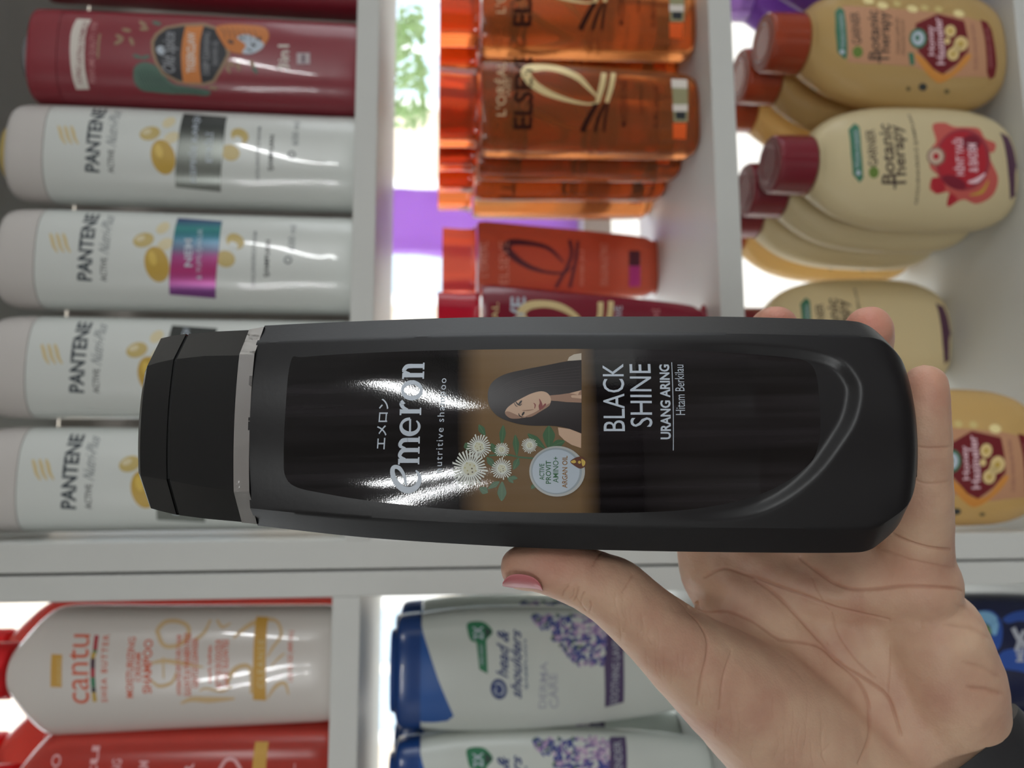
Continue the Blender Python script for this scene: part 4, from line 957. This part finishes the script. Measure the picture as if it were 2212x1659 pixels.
M_lf = mat('print_leaf', (62, 98, 66), .35); M_lf2 = mat('print_leaf_light', (86, 124, 84), .35); M_pet = mat('print_petal', (214, 218, 210), .35); M_ctr = mat('print_centre', (178, 172, 120), .4); M_dot = mat('print_dot', (70, 52, 34), .4)
def leaf(a, b, wd, m_=None):
    ax, ay = a; bx, by = b; l = math.hypot(bx-ax, by-ay); nx, ny = -(by-ay)/l*wd/2, (bx-ax)/l*wd/2
    mid = ((ax+bx)/2, (ay+by)/2)
    Q.blob([a, ((ax*3+bx)/4+nx*.8, (ay*3+by)/4+ny*.8), (mid[0]+nx, mid[1]+ny), b, (mid[0]-nx, mid[1]-ny), ((ax*3+bx)/4-nx*.8, (ay*3+by)/4-ny*.8)], M_lf)
    Q.up(); Q.stroke([a, b], 4, M_lf2, smooth=False); Q.layer -= 1
Q.stroke([(420, 1065), (600, 1060), (700, 1080), (840, 1092)], 16, M_lf)
for a in (((555, 780), (540, 965), 58), ((668, 870), (684, 1070), 58), ((325, 775), (385, 880), 60), ((200, 945), (230, 1020), 60), ((540, 1495), (545, 1310), 82), ((785, 860), (950, 1000), 70), ((985, 785), (985, 1000), 110), ((1135, 930), (990, 985), 70), ((700, 1090), (650, 1200), 60), ((690, 1280), (610, 1270), 40), ((650, 1325), (590, 1260), 40), ((410, 1415), (330, 1370), 70), ((440, 950), (500, 1060), 60), ((520, 1310), (410, 1380), 50), ((820, 1380), (860, 1330), 40), ((400, 1080), (480, 1180), 60)):
    leaf(*a)
rr = random.Random(5)
for (cx, cy, r_, np_) in ((540, 1010, 72, 22), (803, 970, 76, 26), (325, 985, 120, 26), (540, 1190, 104, 26), (240, 1190, 172, 30)):
    Q.up(); ph = rr.random()
    pts = []
    for i in range(np_):
        a = 2*PI*(i+ph)/np_; rad = r_*rr.uniform(.85, 1.05); hw_ = PI/np_*.8
        pts += [(cx+r_*.45*math.cos(a-hw_), cy+r_*.45*math.sin(a-hw_)), (cx+rad*.96*math.cos(a-hw_*.7), cy+rad*.96*math.sin(a-hw_*.7)), (cx+rad*math.cos(a+hw_*.5), cy+rad*math.sin(a+hw_*.5)), (cx+r_*.45*math.cos(a+hw_), cy+r_*.45*math.sin(a+hw_))]
    Q.poly(pts, M_pet); Q.up(); Q.ell((cx, cy), r_*.36, r_*.36, mat('print_centre_pale', (204, 204, 182), .4)); Q.up()
    for i in range(9):
        a = i*2.4; rd = r_*.36*math.sqrt((i+1)/9); Q.ell((cx+rd*math.cos(a), cy+rd*math.sin(a)), r_*.045, r_*.045, M_ctr if i % 3 else M_dot, n=8)
Q.build()
Q = newprint('badge', 3); Q.crop(*C4); Q.layer = 8
Q.ell((1062, 1215), 262, 238, mat('print_badge_rim', (176, 178, 176), .3), n=48); Q.up(); Q.ell((1056, 1213), 240, 220, mat('print_badge', (150, 160, 168), .3), n=48); Q.up(); Q.ell((1052, 1215), 222, 205, mat('print_badge_in', (178, 190, 202), .3), n=48); Q.up()
M_bg = mat('print_green_text', (36, 96, 56), .4)
Q.text('ACTIVE', (942, 1297), (942, 1144), (895, 1297), M_bg, bold=.015); Q.text('PROVIT', (1005, 1332), (1005, 1115), (955, 1332), M_bg, bold=.015); Q.text('AMINO+', (1075, 1322), (1075, 1078), (1022, 1322), M_bg, bold=.004); Q.text('ARGAN OIL', (1158, 1372), (1160, 1070), (1108, 1372), mat('print_brown_text', (134, 92, 30), .4), bold=.015)
Q.blob([(1185, 1125), (1240, 1085), (1300, 1080), (1335, 1125), (1325, 1170), (1280, 1190), (1235, 1170)], mat('print_argan', (94, 48, 28), .3)); Q.up(); Q.blob([(1190, 1125), (1225, 1108), (1240, 1130), (1215, 1140)], mat('print_gold', (200, 170, 80), .3)); Q.blob([(1290, 1100), (1325, 1120), (1322, 1155), (1300, 1165)], MC['print_gold']); Q.ell((1272, 1130), 14, 14, MC['print_gold'])
Q.build()

# ================================================================== THE HAND
def S(px, py, r, d): return (atd(px, py, d), r*d/FPX)
caps = []
def chain(*sp):
    for a, b in zip(sp, sp[1:]): caps.append((S(*a), S(*b)))
# thumb
chain((1128, 1226, 50, .2145), (1180, 1226, 56, .2145), (1250, 1243, 66, .2155), (1325, 1278, 76, .2165), (1400, 1344, 80, .219), (1490, 1420, 98, .223), (1585, 1490, 122, .229), (1690, 1572, 148, .236), (1800, 1680, 175, .243), (1930, 1790, 190, .247))
# metacarpals and fingers: index, middle, ring, little
chain((1860, 1650, 150, .249), (1700, 1420, 118, .250), (1560, 1230, 92, .252), (1525, 1090, 72, .2535), (1515, 900, 64, .2535), (1520, 790, 56, .249))
chain((1900, 1640, 150, .249), (1800, 1400, 120, .253), (1690, 1200, 92, .255), (1655, 1060, 74, .256), (1660, 850, 64, .254), (1672, 715, 54, .243), (1676, 706, 46, .236))
chain((1930, 1640, 150, .249), (1890, 1400, 118, .250), (1820, 1200, 90, .2515), (1810, 1050, 72, .2525), (1845, 860, 62, .250), (1872, 735, 56, .240), (1876, 712, 52, .2335))
chain((1960, 1640, 145, .249), (1985, 1440, 118, .245), (1960, 1270, 96, .240), (1975, 1190, 78, .2335), (1990, 1080, 64, .2225), (1994, 960, 58, .2165), (1996, 880, 53, .2135), (1999, 833, 48, .2125))
# fleshy pads
chain((1640, 1500, 120, .2335), (1700, 1580, 140, .236))
chain((2010, 1375, 112, .2385), (2040, 1480, 122, .240), (2048, 1560, 118, .243), (2020, 1640, 130, .247))
chain((1980, 1262, 92, .236), (1840, 1265, 90, .2445), (1700, 1262, 88, .2495), (1560, 1215, 84, .2515))
chain((1560, 1330, 62, .244), (1660, 1350, 100, .250))
# wrist and forearm
chain((1900, 1700, 180, .250), (2060, 1880, 188, .248), (2350, 2220, 240, .236)); chain((1990, 1650, 150, .249), (2110, 1790, 165, .248), (2400, 2130, 225, .238))
bm = bmesh.new()
def sphere_ring(c, r):
    return bmesh.ops.create_icosphere(bm, subdivisions=3, radius=r, matrix=Matrix.Translation(c))
vs, fs = [], []
def frustum(a, ra, b, rb, N=28):
    global vs, fs
    ax = (b-a); l = ax.length
    if l < 1e-6: return
    ax /= l; x = ax.orthogonal().normalized(); y = ax.cross(x)
    s_ = max(-1, min(1, (ra-rb)/l)); c_ = math.sqrt(1-s_*s_)
    base = len(vs)
    for (p, r) in ((a, ra), (b, rb)):
        for i in range(N):
            t = 2*PI*i/N; vs.append(p+ax*(r*s_)+(x*math.cos(t)+y*math.sin(t))*(r*c_))
    for i in range(N):
        j = (i+1) % N; fs.append((base+i, base+j, base+N+j, base+N+i))
    fs.append(tuple(base+i for i in range(N-1, -1, -1))); fs.append(tuple(base+N+i for i in range(N)))
done = set()
for (a, ra), (b, rb) in caps:
    for c, r in ((a, ra), (b, rb)):
        k = tuple(round(x, 6) for x in c)
        if k not in done: done.add(k); sphere_ring(c, r)
    frustum(a, ra, b, rb)
me = bpy.data.meshes.new('raw'); bm.to_mesh(me); bm.free()
nv = len(me.vertices); v = [tuple(x.co) for x in me.vertices]+[tuple(x) for x in vs]; f = [tuple(p.vertices) for p in me.polygons]+[tuple(i+nv for i in q) for q in fs]
bpy.data.meshes.remove(me)
me = bpy.data.meshes.new('raw'); me.from_pydata(v, [], f)
tmp = bpy.data.objects.new('raw', me); COL.objects.link(tmp)
md = tmp.modifiers.new('r', 'REMESH'); md.mode = 'VOXEL'; md.voxel_size = .0011
md = tmp.modifiers.new('s', 'SMOOTH'); md.factor = .5; md.iterations = 14
md = tmp.modifiers.new('u', 'SUBSURF'); md.levels = 2; md.render_levels = 2
dg = bpy.context.evaluated_depsgraph_get(); dg.update()
hme = bpy.data.meshes.new_from_object(tmp.evaluated_get(dg)); bpy.data.objects.remove(tmp); bpy.data.meshes.remove(me)
n_ = len(hme.vertices); co = np.empty(n_*3); hme.vertices.foreach_get('co', co); co = co.reshape(-1, 3)
no = np.empty(n_*3); hme.vertices.foreach_get('normal', no); no = no.reshape(-1, 3)
rel = co-np.array(CAM); dd = rel@np.array(Fv); PX = 1106+FPX*(rel@np.array(Rv))/dd; PY = 829.5-FPX*(rel@np.array(Vv))/dd
facing = -(no*rel).sum(1)/np.linalg.norm(rel, axis=1)
front = np.clip(facing*4+.3, 0, 1)*(dd < .262)
# creases: (polyline in picture rows, width px, depth mm); picture places are turned to places on the skin
k8 = lambda pts: [(1400+x/2.724, 1100+y/2.724) for x, y in pts]; k6 = lambda pts: [(1060+x/4.096, 1150+y/4.096) for x, y in pts]
creases = [
 (k8([(240, 560), (330, 600), (480, 600), (620, 660), (780, 760), (1000, 800), (1100, 880), (1230, 1000), (1300, 1130), (1325, 1300), (1290, 1420), (1250, 1500)]), 5, .55),
 (k8([(330, 400), (450, 350), (600, 390), (760, 450), (950, 520), (1100, 580), (1250, 620), (1420, 665)]), 5, .55),
 (k8([(640, 420), (760, 510), (900, 650), (1040, 800), (1150, 920), (1280, 1000), (1400, 1090), (1450, 1200), (1490, 1330)]), 5, .6),
 (k8([(900, 280), (1000, 360), (1090, 430), (1200, 470), (1330, 470), (1500, 452), (1650, 455), (1800, 465), (1850, 480)]), 5, .8),
 (k8([(1430, 145), (1530, 190), (1650, 225), (1780, 238)]), 4, .8),
 (k8([(1380, 235), (1500, 280), (1650, 320), (1800, 345)]), 5, .3),
 (k8([(1080, 620), (1130, 750), (1230, 890), (1330, 990)]), 4, .35),
 (k8([(970, 400), (1000, 490), (1060, 600)]), 3, .25),
 (k8([(1420, 800), (1420, 950), (1410, 1080)]), 3, .25),
 (k8([(240, 570), (300, 660), (345, 760), (345, 860), (310, 1000), (290, 1150)]), 4, .45),
 (k8([(490, 830), (450, 950), (430, 1050), (420, 1180)]), 3, .4),
 (k8([(1880, 1050), (1980, 1060), (2080, 1090)]), 9, .5), (k8([(1750, 680), (1900, 700), (2000, 760)]), 7, .3), (k8([(1800, 560), (1900, 600), (1960, 680)]), 7, .25), (k8([(1850, 900), (1960, 930), (2060, 990)]), 7, .3),
 (k8([(1050, 1500), (1020, 1440), (1070, 1380)]), 3, .2),
 (k6([(1010, 160), (960, 190), (910, 290)]), 3, .4), (k6([(1260, 370), (1240, 410), (1170, 530)]), 3, .3),
 (k6([(640, 570), (650, 530), (690, 480)]), 2.5, .35), (k6([(740, 610), (760, 570), (780, 490)]), 2.5, .4), (k6([(800, 650), (800, 600), (830, 530)]), 2.5, .35), (k6([(870, 710), (890, 650), (880, 610)]), 3, .4), (k6([(700, 590), (730, 560), (740, 500)]), 2, .3), (k6([(840, 700), (800, 640), (760, 580)]), 2, .25),
 ([(1965, 962), (2000, 968), (2052, 966)], 4, .35), ([(1962, 1030), (2000, 1045), (2052, 1040)], 5, .25), 
]
rr = random.Random(11)
for k in range(26):     # fine lines on the thumb's root
    x = rr.uniform(1330, 1560); y = 1290+(x-1330)*.95+rr.uniform(40, 120)-40; l = rr.uniform(25, 60)
    creases.append(([(x, y-l/2), (x+rr.uniform(-5, 5), y), (x+rr.uniform(-4, 8), y+l/2)], 1.8, .13))
for k in range(14):
    x = rr.uniform(1560, 1800); y = rr.uniform(1520, 1640); l = rr.uniform(40, 90)
    creases.append(([(x, y-l/2), (x+rr.uniform(-5, 5), y), (x+rr.uniform(-4, 8), y+l/2)], 2, .12))
off = np.zeros(n_); fold = np.zeros(n_)
for pts, wd, dp in creases:
    pts = open_curve(pts, 4) if len(pts) > 2 else pts
    x0, x1 = min(p[0] for p in pts)-5*wd, max(p[0] for p in pts)+5*wd; y0, y1 = min(p[1] for p in pts)-5*wd, max(p[1] for p in pts)+5*wd
    sel = np.where((PX > x0) & (PX < x1) & (PY > y0) & (PY < y1) & (facing > 0))[0]
    if not len(sel): continue
    best = np.full(len(sel), 1e9); par = np.zeros(len(sel)); q = np.stack([PX[sel], PY[sel]], 1)
    for i in range(len(pts)-1):
        a = np.array(pts[i]); ab = np.array(pts[i+1])-a; t = np.clip(((q-a)@ab)/(ab@ab+1e-9), 0, 1)
        ds = np.hypot(*(q-a-t[:, None]*ab).T); mk = ds < best; best[mk] = ds[mk]; par[mk] = (i+t[mk])/(len(pts)-1)
    fade = np.clip(np.minimum(par, 1-par)*6+.25, 0, 1)
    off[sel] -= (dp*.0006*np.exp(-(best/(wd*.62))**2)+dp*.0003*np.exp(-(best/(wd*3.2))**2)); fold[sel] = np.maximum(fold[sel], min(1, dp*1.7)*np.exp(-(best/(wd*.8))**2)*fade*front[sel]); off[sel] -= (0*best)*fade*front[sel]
# soft bulges
for cx, cy, r, a in ((1700, 1480, 120, .8), (2030, 1440, 90, .6), (1960, 1245, 60, .7), (1830, 1250, 55, .5), (2090, 1560, 60, .5)):
    off += a*.001*np.exp(-((PX-cx)**2+(PY-cy)**2)/r**2)*front
for pts, wd, dp in (([(1500, 1300), (1640, 1330), (1760, 1420), (1860, 1520), (1890, 1640)], 38, 1.3), ([(1590, 1240), (1700, 1290), (1830, 1335), (1980, 1345)], 26, .7), ([(1560, 1200), (1620, 1230)], 26, 1.0), ([(1700, 1205), (1760, 1240), (1800, 1265)], 22, 1.2)):
    pts = open_curve(pts, 6) if len(pts) > 2 else pts
    q = np.stack([PX, PY], 1); best = np.full(n_, 1e9)
    for i in range(len(pts)-1):
        a = np.array(pts[i]); ab = np.array(pts[i+1])-a; t = np.clip(((q-a)@ab)/(ab@ab+1e-9), 0, 1)
        best = np.minimum(best, np.hypot(*(q-a-t[:, None]*ab).T))
    off -= dp*.001*np.exp(-(best/wd)**2)*front
nz_ = np.array([noise.noise(Vector(c)*140)*.00022+noise.noise(Vector(c)*420)*.00008 for c in co])
co2 = co+no*(off+nz_)[:, None]
# depth of fold kept as an attribute: colour goes darker in the creases
hme.vertices.foreach_set('co', co2.reshape(-1)); hme.update()
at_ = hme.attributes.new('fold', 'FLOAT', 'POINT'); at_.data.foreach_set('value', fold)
tipm = np.zeros(n_)
for cx, cy, r, am in ((1680, 700, 60, .75), (1876, 700, 65, .75), (2000, 830, 70, .3), (1110, 1210, 55, .15), (1200, 1200, 70, .3), (1960, 1240, 60, .2)): tipm = np.maximum(tipm, am*np.exp(-((PX-cx)**2+(PY-cy)**2)/r**2))
at_ = hme.attributes.new('flush', 'FLOAT', 'POINT'); at_.data.foreach_set('value', tipm)
hme.polygons.foreach_set('use_smooth', [True]*len(hme.polygons))
m = bpy.data.materials.new('skin'); m.use_nodes = True; n = m.node_tree.nodes; L = m.node_tree.links; p = n['Principled BSDF']
p.inputs['Roughness'].default_value = .5; p.inputs['Specular IOR Level'].default_value = .35
p.inputs['Subsurface Weight'].default_value = .25; p.inputs['Subsurface Radius'].default_value = (1, .35, .2); p.inputs['Subsurface Scale'].default_value = .0025
tc = n.new('ShaderNodeTexCoord'); nz = n.new('ShaderNodeTexNoise'); nz.inputs['Scale'].default_value = 55; nz.inputs['Detail'].default_value = 5; L.new(tc.outputs['Object'], nz.inputs['Vector'])
cr = n.new('ShaderNodeValToRGB'); cr.color_ramp.elements[0].position = .3; cr.color_ramp.elements[1].position = .7
cr.color_ramp.elements[0].color = (*srgb((196, 152, 130)), 1); cr.color_ramp.elements[1].color = (*srgb((220, 186, 158)), 1); L.new(nz.outputs['Fac'], cr.inputs[0])
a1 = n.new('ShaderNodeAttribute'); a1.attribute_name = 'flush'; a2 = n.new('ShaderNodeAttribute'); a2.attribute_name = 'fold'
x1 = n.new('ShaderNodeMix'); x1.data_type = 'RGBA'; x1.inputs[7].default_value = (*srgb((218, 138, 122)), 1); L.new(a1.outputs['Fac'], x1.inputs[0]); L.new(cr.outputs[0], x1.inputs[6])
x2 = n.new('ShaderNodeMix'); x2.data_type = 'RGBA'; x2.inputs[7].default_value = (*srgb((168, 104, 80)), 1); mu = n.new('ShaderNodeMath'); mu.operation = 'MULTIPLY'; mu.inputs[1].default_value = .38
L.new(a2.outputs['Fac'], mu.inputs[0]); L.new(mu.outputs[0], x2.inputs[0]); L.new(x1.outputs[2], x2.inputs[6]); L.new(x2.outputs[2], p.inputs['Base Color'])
vb = n.new('ShaderNodeTexVoronoi'); vb.inputs['Scale'].default_value = 1300; L.new(tc.outputs['Object'], vb.inputs['Vector'])
bu = n.new('ShaderNodeBump'); bu.inputs['Strength'].default_value = .25; bu.inputs['Distance'].default_value = .0002; L.new(vb.outputs['Distance'], bu.inputs['Height']); L.new(bu.outputs[0], p.inputs['Normal'])
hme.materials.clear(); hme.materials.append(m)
hand = bpy.data.objects.new('hand', hme); COL.objects.link(hand)
tag(hand, 'bare left hand gripping the black bottle, thumb raised, short pink thumbnail', 'hand')
# thumbnail
rows = [k6([(108, 455), (130, 412), (178, 374), (250, 368), (332, 378), (404, 412), (438, 464), (458, 514)]),
        k6([(104, 470), (130, 450), (180, 430), (250, 430), (330, 440), (395, 465), (435, 490), (458, 520)]),
        k6([(100, 480), (140, 488), (190, 495), (250, 502), (330, 510), (395, 516), (435, 520), (460, 524)]),
        k6([(104, 474), (140, 482), (190, 490), (250, 496), (330, 504), (395, 510), (435, 516), (460, 520)])]
ds_ = (.2056, .2064, .2100, .2160)
v, f = [], []
for r, d in zip(rows, ds_):
    for i, q in enumerate(r): v.append(atd(q[0], q[1], d+(.0012 if i in (7,) else 0)))
nn = 8
for k in range(3):
    for i in range(nn-1): f.append((k*nn+i, (k+1)*nn+i, (k+1)*nn+i+1, k*nn+i+1))
nail = mesh_obj('thumbnail', v, f, mat('nail_pink', (196, 112, 116), .4, coat=.1), hand); nail['label'] = 'pink varnished thumbnail'
md = nail.modifiers.new('t', 'SOLIDIFY'); md.thickness = .0004; md = nail.modifiers.new('u', 'SUBSURF'); md.levels = 2; md.render_levels = 2

# ================================================================== WRISTWATCH
ax = (Rv*.50-Vv*.78-Fv*.38).normalized()
wc = atd(2012, 1742, .244); side = (Vv*.52+Rv*.85); side = (side-ax*side.dot(ax)).normalized(); bk2 = ax.cross(side).normalized()
WM = Matrix.Translation(wc) @ Matrix((side, bk2, ax)).transposed().to_4x4()
wt_ = empty('wristwatch', WM, 'black wristwatch on the wrist in the picture corner', 'watch')
M_strap = mat('black_rubber', (40, 40, 42), .55, bump=.1, bump_scale=600)
inner = [(.0355, .0265), (.0375, .0285)]
def strap_ring(a, b, z): return [(a*math.cos(t), b*math.sin(t), z) for t in [2*PI*i/64 for i in range(64)]]
v, f = [], []
prof = [(0, -.011), (.0022, -.0115), (.0026, -.009), (.0026, .009), (.0022, .0115), (0, .011)]
for g, z in prof: v += strap_ring(.0385+g, .0265+g, z)
for k in range(6):
    for i in range(64): j = (i+1) % 64; k2 = (k+1) % 6; f.append((k*64+i, k*64+j, k2*64+j, k2*64+i))
st = recalc(mesh_obj('strap', v, f, M_strap, wt_)); sharp(st, 30)
v, f = [], []
sg = 1 if bk2.dot(Fv) > 0 else -1
def cpl(hw, hd, y): return [(x, sg*y, z) for x, z, _ in ring_pts(hw, hd, 4, 40, 0)]
cs = loft('case', [cpl(.020, .017, .0275), cpl(.020, .017, .036), cpl(.0185, .0155, .0375)], mat('watch_case', (30, 31, 33), .25, metal=.3), wt_)
loft('screen', [cpl(.017, .014, .0371), cpl(.017, .014, .0379)], mat('watch_glass', (10, 10, 12), .05), cs)
